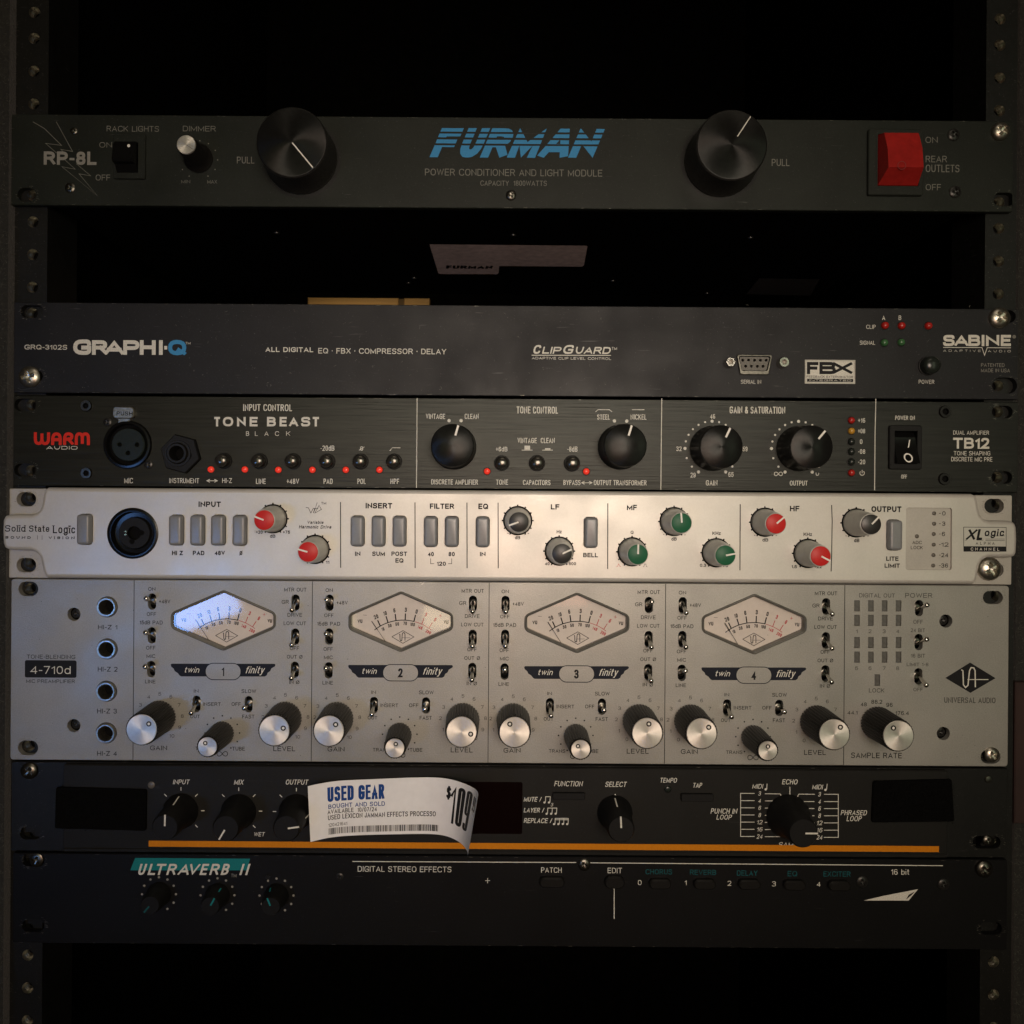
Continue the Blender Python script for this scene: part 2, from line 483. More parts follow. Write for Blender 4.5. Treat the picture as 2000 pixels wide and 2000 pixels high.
def T(txt, x0, y0, x1, y1, m, parent, h=0.0, bold=0.0, shear=0.0, merge=None, dx=0.0, name='lettering', serif=False):
    hh = h + 0.05
    c = Q((x0 + x1) / 2, (y0 + y1) / 2, hh)
    ww = mmz(x1 - x0, hh); ht = mmz(y1 - y0, hh) - 0.007 * ww
    TREQ.append(dict(t=txt, c=(c.x + dx, c.z), w=ww, h=max(ht, 0.4), y=hh, m=m, p=parent, b=bold, s=shear, g=merge, n=name, r=0.0, fn=None, serif=serif))


def TL(txt, cx, cz, ht, m, parent, y, rot=0.0, bold=0.0, shear=0.0, merge=None, wfac=1.0, name='lettering'):
    """local: centre in mm, cap height, rotation (deg)"""
    TREQ.append(dict(t=txt, c=(cx, cz), w=None, wf=wfac, h=ht, y=y, m=m, p=parent, b=bold, s=shear, g=merge, n=name, r=math.radians(rot), fn=None))


GL = {
 'A': (.76, '0,0 50,100 100,0|16,30 84,30'), 'B': (.68, '0,0 0,100 R94,100 R94,53 0,53|0,53 R100,53 R100,0 0,0'),
 'C': (.74, '100,82 R100,100 R0,100 R0,0 R100,0 100,18'), 'D': (.72, '0,0 0,100 R100,100 R100,0 0,0 0,20'),
 'E': (.62, '100,100 0,100 0,0 100,0|0,52 90,52'), 'F': (.58, '100,100 0,100 0,0|0,50 88,50'),
 'G': (.78, '98,82 R98,100 R0,100 R0,0 R100,0 100,46 58,46'), 'H': (.70, '0,0 0,100|100,0 100,100|0,52 100,52'),
 'I': (0, '50,0 50,100'), 'J': (.52, '100,100 R100,0 R0,0 0,30'), 'K': (.70, '0,0 0,100|100,100 0,36|34,60 100,0'),
 'L': (.56, '0,100 0,0 100,0'), 'M': (.86, '0,0 0,100 50,14 100,100 100,0'), 'N': (.72, '0,0 0,100 100,0 100,100'),
 'O': (.78, 'zR0,0 R0,100 R100,100 R100,0'), 'P': (.66, '0,0 0,100 R100,100 R100,45 0,45'),
 'Q': (.78, 'zR0,0 R0,100 R100,100 R100,0|62,26 98,-2'), 'R': (.70, '0,0 0,100 R96,100 R96,49 0,49|56,49 100,0'),
 'S': (.68, '95,86 R95,100 R2,100 R2,53 R98,53 R98,0 R0,0 0,15'), 'T': (.66, '0,100 100,100|50,100 50,0'),
 'U': (.70, '0,100 R0,0 R100,0 100,100'), 'V': (.72, '0,100 50,0 100,100'), 'W': (1.0, '0,100 25,0 50,100 75,0 100,100'),
 'X': (.70, '0,0 100,100|0,100 100,0'), 'Y': (.70, '0,100 50,44 100,100|50,44 50,0'), 'Z': (.64, '0,100 100,100 0,0 100,0'),
 '0': (.56, 'zR0,0 R0,100 R100,100 R100,0'), '1': (.30, '0,76 100,100 100,0'), '2': (.56, '2,84 R2,100 R98,100 R98,56 0,0 100,0'),
 '3': (.56, '2,86 R2,100 R96,100 R96,53 40,53|40,53 R100,53 R100,0 R0,0 0,15'), '4': (.60, '78,0 78,100 0,27 100,27'),
 '5': (.56, '94,100 12,100 4,48 R30,64 R100,64 R100,0 R0,0 0,15'), '6': (.56, '94,88 R94,100 R0,100 R0,0 R100,0 R100,60 R0,60 0,40'),
 '7': (.54, '0,100 100,100 30,0'), '8': (.57, 'zR5,52 R5,100 R95,100 R95,52|zR0,0 R0,52 R100,52 R100,0'),
 '9': (.56, '6,12 R6,0 R100,0 R100,100 R0,100 R0,40 R100,40 100,60'), '+': (.50, '50,18 50,82|0,50 100,50'), '-': (.30, '0,42 100,42'),
 '.': (0, '50,0 50,3'), '·': (0, '50,46 50,54'), '/': (.42, '0,0 100,100'), '&': (.70, '100,0 20,76 R20,100 R76,100 R76,70 R0,48 R0,0 R74,0 R98,12 98,42'),
 '$': (.52, '95,86 R95,100 R2,100 R2,53 R98,53 R98,0 R0,0 0,15|50,-12 50,112'), 'Ø': (.78, 'zR0,0 R0,100 R100,100 R100,0|2,2 98,98'), '|': (0, '50,0 50,100'),
 'a': (.50, '6,60 R6,72 R90,72 90,0|90,42 R0,42 R0,0 R90,0 90,24'), 'b': (.54, '0,0 0,100|zR0,0 R0,72 R100,72 R100,0'),
 'c': (.50, '96,58 R96,72 R0,72 R0,0 R96,0 96,14'), 'd': (.54, '100,0 100,100|zR0,0 R0,72 R100,72 R100,0'),
 'e': (.52, '2,37 100,37 R100,72 R0,72 R0,0 R98,0 98,16'), 'f': (.34, '100,100 R36,100 36,0|0,70 92,70'),
 'g': (.54, 'zR0,0 R0,72 R100,72 R100,0|100,72 R100,-28 R4,-28 4,-14'), 'h': (.50, '0,0 0,100|0,46 R0,72 R100,72 100,0'),
 'i': (0, '50,0 50,64|50,97 50,100'), 'l': (0, '50,0 50,100'), 'm': (.84, '0,0 0,72|0,50 R0,72 R50,72 50,0|50,50 R50,72 R100,72 100,0'),
 'n': (.50, '0,0 0,72|0,46 R0,72 R100,72 100,0'), 'o': (.54, 'zR0,0 R0,72 R100,72 R100,0'), 'r': (.34, '0,0 0,72|0,44 R0,72 100,72'),
 't': (.36, '36,98 R36,0 92,0|0,72 92,72'), 'u': (.50, '0,72 R0,0 R100,0 100,72'), 'v': (.50, '0,72 50,0 100,72'),
 'w': (.76, '0,72 25,0 50,72 75,0 100,72'), 'y': (.50, '0,72 52,4|100,72 38,-28 4,-28'), 'z': (.48, '0,72 100,72 0,0 100,0'),
 ' ': (.30, ''), '{': (1.0, '0,100 R0,0 R50,0 50,88|50,40 R50,0 R100,0 100,100'), '[': (.7, '0,0 R0,100 R100,100 100,0|0,40 100,40'),
 '}': (1.1, '0,0 R0,100 R50,100 50,12|50,60 R50,100 R100,100 100,0'), ']': (.7, '0,0 R0,100 R96,100 R96,44 0,44|52,44 100,0'), '^': (.90, '0,0 46,100 62,100 100,0|28,26 88,26'),
}


def stroke_text(txt, wt, ht, bold, shear, wfac=None, serif=False):
    """lay text out from pen strokes; returns verts (x, y), faces, layers; spans exactly wt x ht"""
    lo, hi = 0.0, 0.72
    for c in txt:
        if c in 'gy': lo = -0.28
        if c == '$': lo, hi = -0.12, 1.12
        if c not in 'aceghmnoruvwyz ' or c in 'h': hi = max(hi, 1.0)
    cap = ht / (hi - lo)
    sw = cap * (0.115 + 2.5 * bold)
    ws = [GL[c][0] for c in txt]
    gap = 0.15 if sw / cap < 0.2 else 0.10
    nfix = sum(1 for w_ in ws if w_ == 0)
    if wt is None:
        k = cap * wfac; wt = sum(ws) * k + nfix * sw + gap * k * (len(txt) - 1)
    else:
        wt -= abs(shear) * ht
        den = sum(ws) + gap * (len(txt) - 1)
        k = (wt - nfix * sw) / den if den > 0 else 1
    V = []; F = []; Ly = []
    x = 0.0; sidx = 0
    if len(txt) == 1 and ws[0] == 0: x = (wt - sw) / 2 if wt > sw else 0
    for c, w_ in zip(txt, ws):
        W = w_ * k if w_ else sw
        s_ = min(sw, 0.46 * W) if w_ else sw
        for st in GL[c][1].split('|'):
            if not st: continue
            closed = st[0] == 'z'
            pts = []
            for tk in st.lstrip('z').split():
                rr = tk[0] == 'R'; a, b = tk.lstrip('R').split(',')
                fx, fy = float(a) / 100, float(b) / 100
                if fy >= -0.001: py = s_ / 2 + fy * (cap - s_) if hi >= 0.99 or fy > .8 else s_ / 2 + fy * (cap - s_)
                else: py = fy * cap + s_ / 2
                pts.append((Vector((x + s_ / 2 + fx * (W - s_), py)), rr))
            n = len(pts); path = []
            for i, (p, rr) in enumerate(pts):
                if not rr or (not closed and i in (0, n - 1)):
                    path.append(p); continue
                a = pts[i - 1][0]; b = pts[(i + 1) % n][0]
                la, lb = (a - p).length, (b - p).length
                if closed or i > 1 or pts[0][1]: la *= 0.5
                if closed or i < n - 2: lb *= 0.5
                t0 = min(la, lb); ta, tb = min(la, 1.5 * t0), min(lb, 1.5 * t0)
                if ta < 1e-7 or tb < 1e-7: path.append(p); continue
                q0 = p + (a - p).normalized() * ta; q1 = p + (b - p).normalized() * tb
                for j in range(5):
                    s = j / 4
                    path.append(q0 * (1 - s) ** 2 + p * 2 * s * (1 - s) + q1 * s * s)
            cl = [path[0]]
            for p in path[1:]:
                if (p - cl[-1]).length > 1e-6: cl.append(p)
            if closed:
                if (cl[0] - cl[-1]).length < 1e-6: cl.pop()
            else:
                d = (cl[0] - cl[1]).normalized(); cl[0] = cl[0] + d * s_ / 2
                d = (cl[-1] - cl[-2]).normalized(); cl[-1] = cl[-1] + d * s_ / 2
            n = len(cl); L = []; R = []
            for i in range(n):
                if closed: a, p, b = cl[i - 1], cl[i], cl[(i + 1) % n]
                else: a, p, b = cl[max(i - 1, 0)], cl[i], cl[min(i + 1, n - 1)]
                d0 = (p - a).normalized() if (p - a).length > 1e-9 else (b - p).normalized()
                d1 = (b - p).normalized() if (b - p).length > 1e-9 else d0
                t = d0 + d1; t = t.normalized() if t.length > 1e-6 else d1
                nn = Vector((-t.y, t.x)); kk = 1 / max(0.3, abs(nn.dot(Vector((-d1.y, d1.x)))))
                L.append(p + nn * s_ / 2 * kk); R.append(p - nn * s_ / 2 * kk)
            base = len(V); qi = 0; ylo = min(lo, 0) * cap if lo < 0 else 0.0
            yh = hi * cap
            for qn, q in enumerate(L + R):
                qi = qn % n
                y = min(max(q.y, ylo), yh)
                V.append((q.x + shear * (y - lo * cap), y - lo * cap)); Ly.append(sidx % 4 + qi * 0.0035)
            m = n if closed else n - 1
            for i in range(m):
                j = (i + 1) % n; F.append((base + i, base + j, base + n + j, base + n + i))
            sidx += 1
            if serif and not closed:
                for e, o in ((cl[0], cl[1]), (cl[-1], cl[-2])):
                    if abs(e.x - o.x) < 0.25 * abs(e.y - o.y) and (e.y < 0.15 * cap or e.y > 0.6 * cap):
                        up = e.y > o.y; y0 = (e.y - lo * cap) if not up else (e.y - lo * cap) - s_ * 0.42
                        y0 = max(0, min(y0, yh - lo * cap - s_ * .42)); hw = s_ * 1.15; b0 = len(V)
                        for dx_, dy_ in ((-hw, 0), (hw, 0), (hw, s_ * 0.42), (-hw, s_ * 0.42)):
                            V.append((e.x + dx_ + shear * (y0 + dy_), y0 + dy_)); Ly.append(sidx % 4)
                        F.append((b0, b0 + 1, b0 + 2, b0 + 3)); sidx += 1
        x += W + gap * k
    tw = wt + abs(shear) * ht
    return [(a - tw / 2, b - ht / 2) for a, b in V], F, Ly


def flush_text():
    groups = {}; order = []
    for kk, r in enumerate(TREQ):
        vs, fs, lay = stroke_text(r['t'], r['w'], r['h'], r['b'], r['s'], r.get('wf'), r.get('serif', False))
        cx, cz = r['c']; ca, sa = math.cos(r['r']), math.sin(r['r'])
        out = []
        for (a, b), l in zip(vs, lay):
            a, b = a * ca - b * sa, a * sa + b * ca
            out.append((cx + a, -(r['y'] + l * 0.012), cz + b))
        if r['fn']: out, fs = r['fn'](out, fs)
        key = (r['g'], r['p'].name, r['m'].name) if r['g'] else ('#', kk)
        if key not in groups:
            groups[key] = (MB(), r); order.append(key)
        groups[key][0].add(out, fs)
    for key in order:
        mb, r = groups[key]
        xs = [v[0] for v in mb.v]; zs = [v[2] for v in mb.v]; y = mb.v[0][1]
        c = ((min(xs) + max(xs)) / 2, y, (min(zs) + max(zs)) / 2)
        mb.v = [(a - c[0], b - c[1], d - c[2]) for a, b, d in mb.v]
        mb.build(r['n'], r['m'], r['p'], loc=c, recalc=False)


def loc_build(mb, name, m, parent, **k):
    """mesh given in absolute mm: re-origin at its centre and link"""
    xs = [v[0] for v in mb.v]; ys = [v[1] for v in mb.v]; zs = [v[2] for v in mb.v]
    c = ((min(xs) + max(xs)) / 2, max(ys), (min(zs) + max(zs)) / 2)
    mb.v = [(a - c[0], b - c[1], d - c[2]) for a, b, d in mb.v]
    return mb.build(name, m, parent, loc=c, **k)


def zs_(pts, h=0.0, dx=0.0):
    return [(Q(x, y, h).x + dx, Q(x, y, h).z) for x, y in pts]


def lines(strokes, wz, m, parent, h=0.0, name='printed_line', dx=0.0):
    """strokes: lists of zoom points"""
    mb = MB()
    for k, s in enumerate(strokes):
        mb.strip(zs_(s, h, dx), mmz(wz, h), h + 0.05 + 0.01 * (k % 4))
    return loc_build(mb, name, m, parent, recalc=False)


def dots(pts, rz, m, parent, h=0.0, name='scale_dots', dx=0.0):
    mb = MB()
    for p in pts:
        q = Q(p[0], p[1], h)
        mb.disc(mmz(p[2] if len(p) > 2 else rz, h), h + 0.05, 12, q.x + dx, q.z)
    return loc_build(mb, name, m, parent, recalc=False)


def fill(poly, m, parent, h=0.0, holes=(), name='printed_shape', lift=0.05):
    mb = MB().plate(poly, holes, h + lift, None)
    return loc_build(mb, name, m, parent, recalc=False)


# ------------------------------------------------------------------ components
def screw(parent, c, r, m, dome=1.6, rot=20, name='screw', base=0.0, cross=True, washer=None):
    """pan-head cross-recess screw, head radius r (mm) at world point c"""
    mb = MB(); nr, na = 14, 40
    ar = math.radians(rot); cw, cl, dep = r * 0.17, r * 0.62, r * 0.42
    vs = []; fs = []
    for i in range(nr + 1):
        rr = r * (i / nr)
        for j in range(na):
            a = 2 * math.pi * j / na
            x, z = rr * math.cos(a), rr * math.sin(a)
            hh = base + dome * math.sqrt(max(0, 1 - (0.93 * i / nr) ** 2))
            if cross:
                px, pz = x * math.cos(ar) + z * math.sin(ar), -x * math.sin(ar) + z * math.cos(ar)
                if (abs(px) < cw and abs(pz) < cl) or (abs(pz) < cw and abs(px) < cl): hh -= dep * (1 - 0.5 * rr / cl)
            vs.append((x, -hh, z))
    for i in range(nr):
        for j in range(na):
            k = (j + 1) % na
            fs.append((i * na + j, i * na + k, (i + 1) * na + k, (i + 1) * na + j))
    n0 = len(vs)
    for j in range(na):
        a = 2 * math.pi * j / na
        vs.append((r * math.cos(a), 0.0, r * math.sin(a)))
    for j in range(na):
        k = (j + 1) % na
        fs.append((nr * na + j, nr * na + k, n0 + k, n0 + j))
    mb.add(vs, fs)
    o = mb.build(name, m, parent, loc=c, smooth=40)
    if washer:
        wb = MB().lathe([(washer, 0), (washer, 0.45), (washer * 0.94, 0.6), (r * 0.8, 0.6)], 36, cap1=False)
        wb.build('washer', m, o, loc=c, smooth=40)
    return o


def hexscrew(parent, c, r, m, name='hex_screw'):
    mb = MB().lathe([(r, 0), (r, 0.8), (r * 0.93, 1.1), (r * 0.55, 1.1), (r * 0.5, 0.9)], 32, cap1=False)
    o = mb.build(name, m, parent, loc=c, smooth=35)
    MB().lathe([(r * 0.5, 0.9), (r * 0.5, 0.1)], 6, cap1=False).disc(r * 0.55, 0.08, 6).build('hex_socket', MT['cavity'], o, loc=c)
    return o


def led(parent, c, r, m, name='indicator_light', hh=None, bezel=True):
    hh = hh or r * 0.9
    prof = [(r, 0), (r, hh * 0.35)] + [(r * math.cos(t), hh * 0.35 + hh * 0.65 * math.sin(t)) for t in [0.3, 0.6, 0.9, 1.2, 1.45]]
    o = MB().lathe(prof, 20).build(name, m, parent, loc=c, smooth=50)
    if bezel:
        MB().lathe([(r * 1.22, 0), (r * 1.22, 0.22), (r * 1.02, 0.30)], 24, cap1=False).build('lens_ring', MT['knobmatte'], o, loc=c, smooth=40)
    return o


def pointer(o, c, ang, r0, r1, wd, h, m, th=0.25):
    """raised pointer bar on a knob face, ang in degrees clockwise from 12 o'clock"""
    a = math.radians(90 - ang); d = Vector((math.cos(a), math.sin(a))); n = Vector((-d.y, d.x))
    pts = [d * r0 + n * wd / 2, d * r0 - n * wd / 2, d * r1 - n * wd / 2, d * r1 + n * wd / 2]
    return MB().plate([(p.x, p.y) for p in pts], [], h + th, h - 0.2).build('pointer', m, o, loc=c)


def angz(cap, tip):
    dx, dy = tip[0] - cap[0], cap[1] - tip[1]
    return math.degrees(math.atan2(dx, dy))


def fluted_knob(parent, c, r0, r1, ht, rc, ang, label=None):
    nf = 34 if r0 > 7 else 26
    n = nf * 4
    mod = lambda i, h: 1.0 if (i % 4) < 2 else 0.945
    mb = MB().lathe([(r0 * 0.98, 0.4), (r0, 1.2), (r0 * 0.98, 5.0), (r1, ht - 1.2), (r1 * 0.985, ht - 0.5)], n, mod=mod, cap1=False)
    mb.lathe([(r1 * 0.94, ht - 0.5), (rc * 1.04, ht - 0.15), (rc * 1.0, ht - 0.15)], n)
    o = mb.build('knob', MT['knobblack'], parent, loc=c, smooth=30, label=label)
    MB().lathe([(rc, ht - 0.16), (rc, ht + 0.05), (rc * 0.965, ht + 0.25)], 48).build('cap', MT['alu'], o, loc=c, smooth=30)
    a = math.radians(90 - ang); k = rc * (0.62 if r0 > 7 else 0.45); s = 1.0 if r0 > 7 else 0.85
    kb = MB(); kb.ring(0.62 * s, 1.22 * s, ht + 0.30, 20, k * math.cos(a), k * math.sin(a))
    kb.build('pointer_ring', MT['bprint'], o, loc=c, recalc=False)
    MB().disc(0.62 * s, ht + 0.31, 16, k * math.cos(a), k * math.sin(a)).build('pointer_dot', MT['stripe'], o, loc=c, recalc=False)
    return o


def ssl_knob(parent, c, capm, ang, label=None):
    mb = MB().lathe([(6.25, 0.2), (6.3, 0.9), (6.15, 3.0), (5.0, 13.2), (4.85, 13.8), (4.55, 14.0)], 48)
    o = mb.build('knob', MT['sslknob'], parent, loc=c, smooth=35, label=label)
    MB().lathe([(4.55, 13.9), (4.5, 14.35), (4.2, 14.55)], 40).build('cap', capm, o, loc=c, smooth=35)
    pointer(o, c, ang, 0.2, 4.75, 0.75, 14.55, MT['stripe'])
    MB().ring(6.3, 7.0, 0.05, 40).build('painted_shade_ring', MT['cavity'], o, loc=c, recalc=False)  # flat black ring, shade painted round the knob foot
    return o


def spun_knob(parent, c, r0, r1, ht, ang=None, pw=0.9, plen=(0.45, 0.93), label=None, skirt=None):
    n = 72
    mod = lambda i, h: 1.0 if i % 2 else 0.992
    prof = [(r0, 0.3), (r0, 2.0), (r0 * 0.985, 2.4), (r1 * 1.0, ht - 0.7)]
    if skirt: prof = [(skirt, 0.3), (skirt, 1.3), (skirt * 0.97, 1.8)] + [(r0 * 0.97, 2.2), (r1, ht - 0.7)]
    mb = MB().lathe(prof, n, mod=mod, cap1=False)
    mb.lathe([(r1, ht - 0.7), (r1 * 0.97, ht - 0.15), (r1 * 0.95, ht - 0.15)], n)
    o = mb.build('knob', MT['blackmetal'], parent, loc=c, smooth=30, label=label)
    MB().lathe([(r1 * 0.975, ht - 0.16), (r1 * 0.965, ht + 0.05), (r1 * 0.95, ht + 0.12)], 64).build('face', MT['dalu'], o, loc=c, smooth=30)
    if ang is not None: pointer(o, c, ang, r1 * plen[0], r1 * plen[1], pw, ht + 0.12, MT['stripe'], 0.1)
    return o


def soft_knob(parent, c, r0, r1, ht, ang, pm, label=None):
    """matt black knob with a flared foot and one line running down its side"""
    o = MB().lathe([(r0, 0.3), (r0, 1.0), (r0 * 0.93, 2.6), (r1 * 1.10, ht * 0.4), (r1, ht - 0.9), (r1 * 0.9, ht)], 48).build(
        'knob', MT['knobmatte'], parent, loc=c, smooth=40, label=label)
    pointer(o, c, ang, r1 * 0.12, r1 * 0.95, 0.75, ht, pm, 0.08)
    a = math.radians(90 - ang); d = Vector((math.cos(a), math.sin(a))); n = Vector((-d.y, d.x)) * 0.32
    A = d * (r0 * 0.95); B = d * (r1 * 1.06)
    MB().add([(A.x - n.x, -2.9, A.y - n.y), (A.x + n.x, -2.9, A.y + n.y), (B.x + n.x, -(ht * 0.55), B.y + n.y), (B.x - n.x, -(ht * 0.55), B.y - n.y)],
             [(0, 1, 2, 3)]).build('side_line', pm, o, loc=c, recalc=False)
    return o


def toggle(parent, c, state):
    """bat toggle in a slot: sleeve + chrome lever"""
    o = MB().lathe([(1.9, -3.5), (1.9, -1.6), (1.35, -1.2), (1.1, -1.2)], 16).build('toggle_switch', MT['dnickel'], parent, loc=c, smooth=40)
    t = Vector((0, -7.4, 3.0 * state + random.uniform(-0.15, 0.15))); b = Vector((0, 1.5, -0.9 * state))
    pts = []; rad = []
    for k, r in ((0, .62), (.35, .70), (.7, .95), (.86, 1.18), (.94, 1.16), (.985, .85), (1.0, .35)):
        pts.append(tuple(b.lerp(t, k))); rad.append(r)
    MB().tube(pts, rad, 14).build('lever', MT['chrome'], o, loc=c, smooth=60)
    return o


def unit(name, v0, v1, u0, u1, label, cat, depth=180, chassis=True, x0=None):
    z0 = P(1000, v1).z; z1 = P(1000, v0).z
    xa = P(u0, (v0 + v1) / 2).x; xb = P(u1, (v0 + v1) / 2).x
    t = thing(name, ((xa + xb) / 2, 3, z0), label, cat, 'rack-mounted audio units')
    if chassis:
        MB().box(xa + 22, xb - 22, 3.0 + depth, 3.2 + 3.0, z0 + 1.0, z1 - 1.0).build('chassis', MT['inner'], t, loc=(0, 0, 0))
    return t, xa, xb, z0, z1


def front(t, xa, xb, z0, z1, holes, m, gap=0.35, r=0.6, hf=0.0):
    outer = rrect(xa, xb, z0 + gap, z1 - gap, r, 4)
    o = MB().plate(outer, holes, hf, hf - 3.0, 0.3).build('front_panel', m, t, smooth=30)
    # rack rash: short bright scrapes round the mounting slots and along the edges
    wr = MB(); rnd = random.Random(int(z0 * 10))
    for h in holes:
        if len(h) != 32: continue
        for _ in range(26):
            k = rnd.randrange(32); x, z = h[k]; cx = sum(p[0] for p in h) / 32; cz = sum(p[1] for p in h) / 32
            d = rnd.uniform(1.0, 1.28); x = cx + (x - cx) * d; z = cz + (z - cz) * d * rnd.uniform(1, 1.12)
            if not (xa + 1 < x < xb - 1 and z0 + 1 < z < z1 - 1): continue
            a = rnd.uniform(-0.5, 0.5); l = rnd.uniform(0.2, 1.3); 
            wr.strip([(x, z), (x + l * math.cos(a), z + l * math.sin(a))], rnd.uniform(0.05, 0.16), hf + 0.03)
    for _ in range(60):
        x = rnd.uniform(xa + 2, xb - 4); z = rnd.choice([z0 + gap + 0.36, z1 - gap - 0.42]) + rnd.uniform(-0.05, 0.05); l = rnd.uniform(0.2, 2.2)
        wr.strip([(x, z), (x + l, z)], rnd.uniform(0.04, 0.12), hf + 0.03)
    w_ = loc_build(wr, 'paint_wear', MT['wear'], o, recalc=False); w_['kind'] = 'stuff'
    return o


def cavity(t, xa, xb, z0, z1):
    return MB().box(xa + 12, xb - 12, 6.1, 5.2, z0 + 1.5, z1 - 1.5).build('inner_plate', MT['cavity'], t)
# ================================================================== RACK
rack = thing('equipment_rack', (10, 40, -300), 'black carpet-covered equipment rack with drilled steel rails holding the audio units', 'rack')
ztop, zbot = 265, -290


def rail(sign, u_in, u_hole, u_out):
    xi = P(u_in, 500, -3).x; xo = P(u_out, 500, -3).x
    lo, hi = min(xi, xo), max(xi, xo)
    holes = []
    z0 = P(1000, 408.5).z
    xh = P(u_hole, 500, -3).x
    z = z0 + 5 * 44.45
    base = [6.35, 22.225, 38.1]
    hs = []
    for k in range(-9, 6):
        for b in base:
            zz = z0 - 44.9 + k * 44.6 + b * 1.005
            if zbot + 5 < zz < ztop - 5: hs.append(zz)
    for zz in hs: holes.append(circ(xh, zz, 2.75, 14))
    mb = MB().plate([(lo, zbot), (hi, zbot), (hi, ztop), (lo, ztop)], holes, -3.1, -5.6)
    # return flange running back from the inner edge
    xf = (hi - 1.6, hi) if sign < 0 else (lo, lo + 1.6)
    mb.box(xf[0], xf[1], 30, 5.7, zbot, ztop)
    loc_build(mb, 'rail', MT['rail'], rack)
    for zz in hs:
        vis = MB().lathe([(2.75, -0.6 - 3.1 + 0.6), (2.35, -4.2), (2.75, -4.8), (2.35, -5.4), (2.75, -6.0), (2.35, -6.6), (2.7, -7.2), (2.35, -8)], 16, cap1=False)
        vis.build('threaded_hole', MT['nickel'], rack, loc=(xh, 0, zz), smooth=30)
    MB().box(xh - 5, xh + 5, 9.5, 8.6, zbot, ztop).build('rail_backing', MT['cavity'], rack)
    return hs


rail(-1, 92, 63.6, 18)
rail(1, 1924, 1950.5, 1985)


def carpet_wall(x0, x1, y0, y1, nm):
    mb = MB().box(x0, x1, y0, y1, -560, 520)
    loc_build(mb, nm, MT['carpet'], rack)
    pile = MB()
    xm0, xm1 = x0, x1
    for k in range(9000):
        z = random.uniform(zbot, ztop); x = random.uniform(max(xm0, -275), min(xm1, 290)); y = y1
        if random.random() < 0.3:
            x = xm1 if x1 < 0 else xm0; y = random.uniform(y1, y1 + 12)
        l = random.uniform(0.8, 2.2); a = random.uniform(0, 6.28)
        ux, uz = math.cos(a) * l, math.sin(a) * l
        px, pz = -math.sin(a) * 0.09, math.cos(a) * 0.09
        hx = random.uniform(-0.8, 0.8) + (0.5 if x1 < 0 else -0.5)
        pile.add([(x - px, y, z - pz), (x + px, y, z + pz), (x + ux + hx, y - random.uniform(0.2, 1.3), z + uz)], [(0, 1, 2)])
    o = loc_build(pile, 'carpet_pile', MT['pile'], rack, recalc=False); o['kind'] = 'stuff'


xl = P(16, 500, 2).x
carpet_wall(xl - 45, xl, 330, -2, 'side_panel')
xr = P(1988, 700, -8).x
carpet_wall(xr, xr + 45, 330, 8, 'side_panel')
MB().box(P(1995, 1450).x, P(1995, 1450).x + 12, 7.6, 4.5, P(1000, 1610).z, P(1000, 1330).z, 0.5).build('edge_trim', MT['redwood'], rack, label='reddish worn strip at the right edge')
MB().box(xl - 40, xr + 40, 420, 410, -560, 520).build('back_panel', MT['bay_shade'], rack)
MB().box(xl + 0.3, xl + 3, 410, 12, -560, 520).build('shade_sheet', MT['bay_shade'], rack)  # added black sheets over the inner walls, painting the bays' shade
MB().box(xr - 3, xr - 0.3, 410, 22, -560, 520).build('shade_sheet', MT['bay_shade'], rack)
MB().box(xl - 40, xr + 40, 410, 0, 520, 535).build('top_panel', MT['bay_shade'], rack)
MB().box(xl - 40, xr + 40, 410, 0, -575, -560).build('bottom_panel', MT['bay_shade'], rack)

wd = thing('wooden_batten', (-100, 290, 150), 'pale pine batten glimpsed through the empty slot below the power conditioner', 'wood strip')
MB().box(-157, -79, 299, 290, 150, 161.5, 0.6).build('plank', MT['wood'], wd)
MB().box(-74, -52, 299, 290, 150, 161.5, 0.6).build('plank', MT['wood'], wd)
MB().box(-79.2, -73.8, 300, 291.5, 150, 161).build('joint_strip', mat('dark_wood', (0.16, 0.10, 0.04), 0.7, noise=0.3, nscale=80), wd)


def mount_slot(x, y, wz=150, hz=105):
    return capz(x, y, wz, hz)


def rack_screw(t, x, y, rz, m='nickel', rot=20, h=1.0, dome=2.4, washer=None):
    c = Q(x, y, h + dome * 0.5); c.y = 0
    return screw(t, (c.x, 0, c.z), mmz(rz, 2), MT[m], dome=dome, rot=rot, name='rack_screw', washer=washer)


# ================================================================== 1 POWER CONDITIONER
t, xa, xb, z0, z1 = unit('power_conditioner', 228, 408.5, 17, 1979,
                         'black power conditioner with two big round knobs and a red rocker switch', 'power conditioner', depth=166)
fr(0, 240)
holes = [mount_slot(200, 543, 140, 105)]
fr(1500, 240)
holes += [mount_slot(1780, 578, 160, 105)]
fr(0, 240)
sw_l = rectz(885, 152, 1052, 385)
holes += [sw_l]
fr(1500, 240)
sw_r = rectz(812, 92, 1130, 490)
holes += [sw_r]
fp = front(t, xa, xb, z0, z1, holes, MT['furman'])
cavity(t, xa, xb, z0, z1)
fr(0, 240)
G = MT['gprint']
T('RP-8L', 330, 215, 728, 318, MT['gprint2'], fp, bold=0.045)
lines([[(248, -8), (335, 42), (465, 170), (345, 155), (428, 228)]], 4, G, fp, name='lightning_outline')
lines([[(425, -8), (548, 216), (459, 200), (490, 232)]], 4, G, fp, name='lightning_outline')
lines([[(478, 268), (568, 350), (468, 331), (735, 550), (597, 385), (685, 400), (576, 308)]], 4, G, fp, name='lightning_outline')
T('RACK LIGHTS', 805, 22, 1200, 67, G, fp)
T('DIMMER', 1380, 22, 1628, 65, G, fp)
T('ON', 750, 145, 845, 187, G, fp)
T('OFF', 722, 390, 832, 435, G, fp)
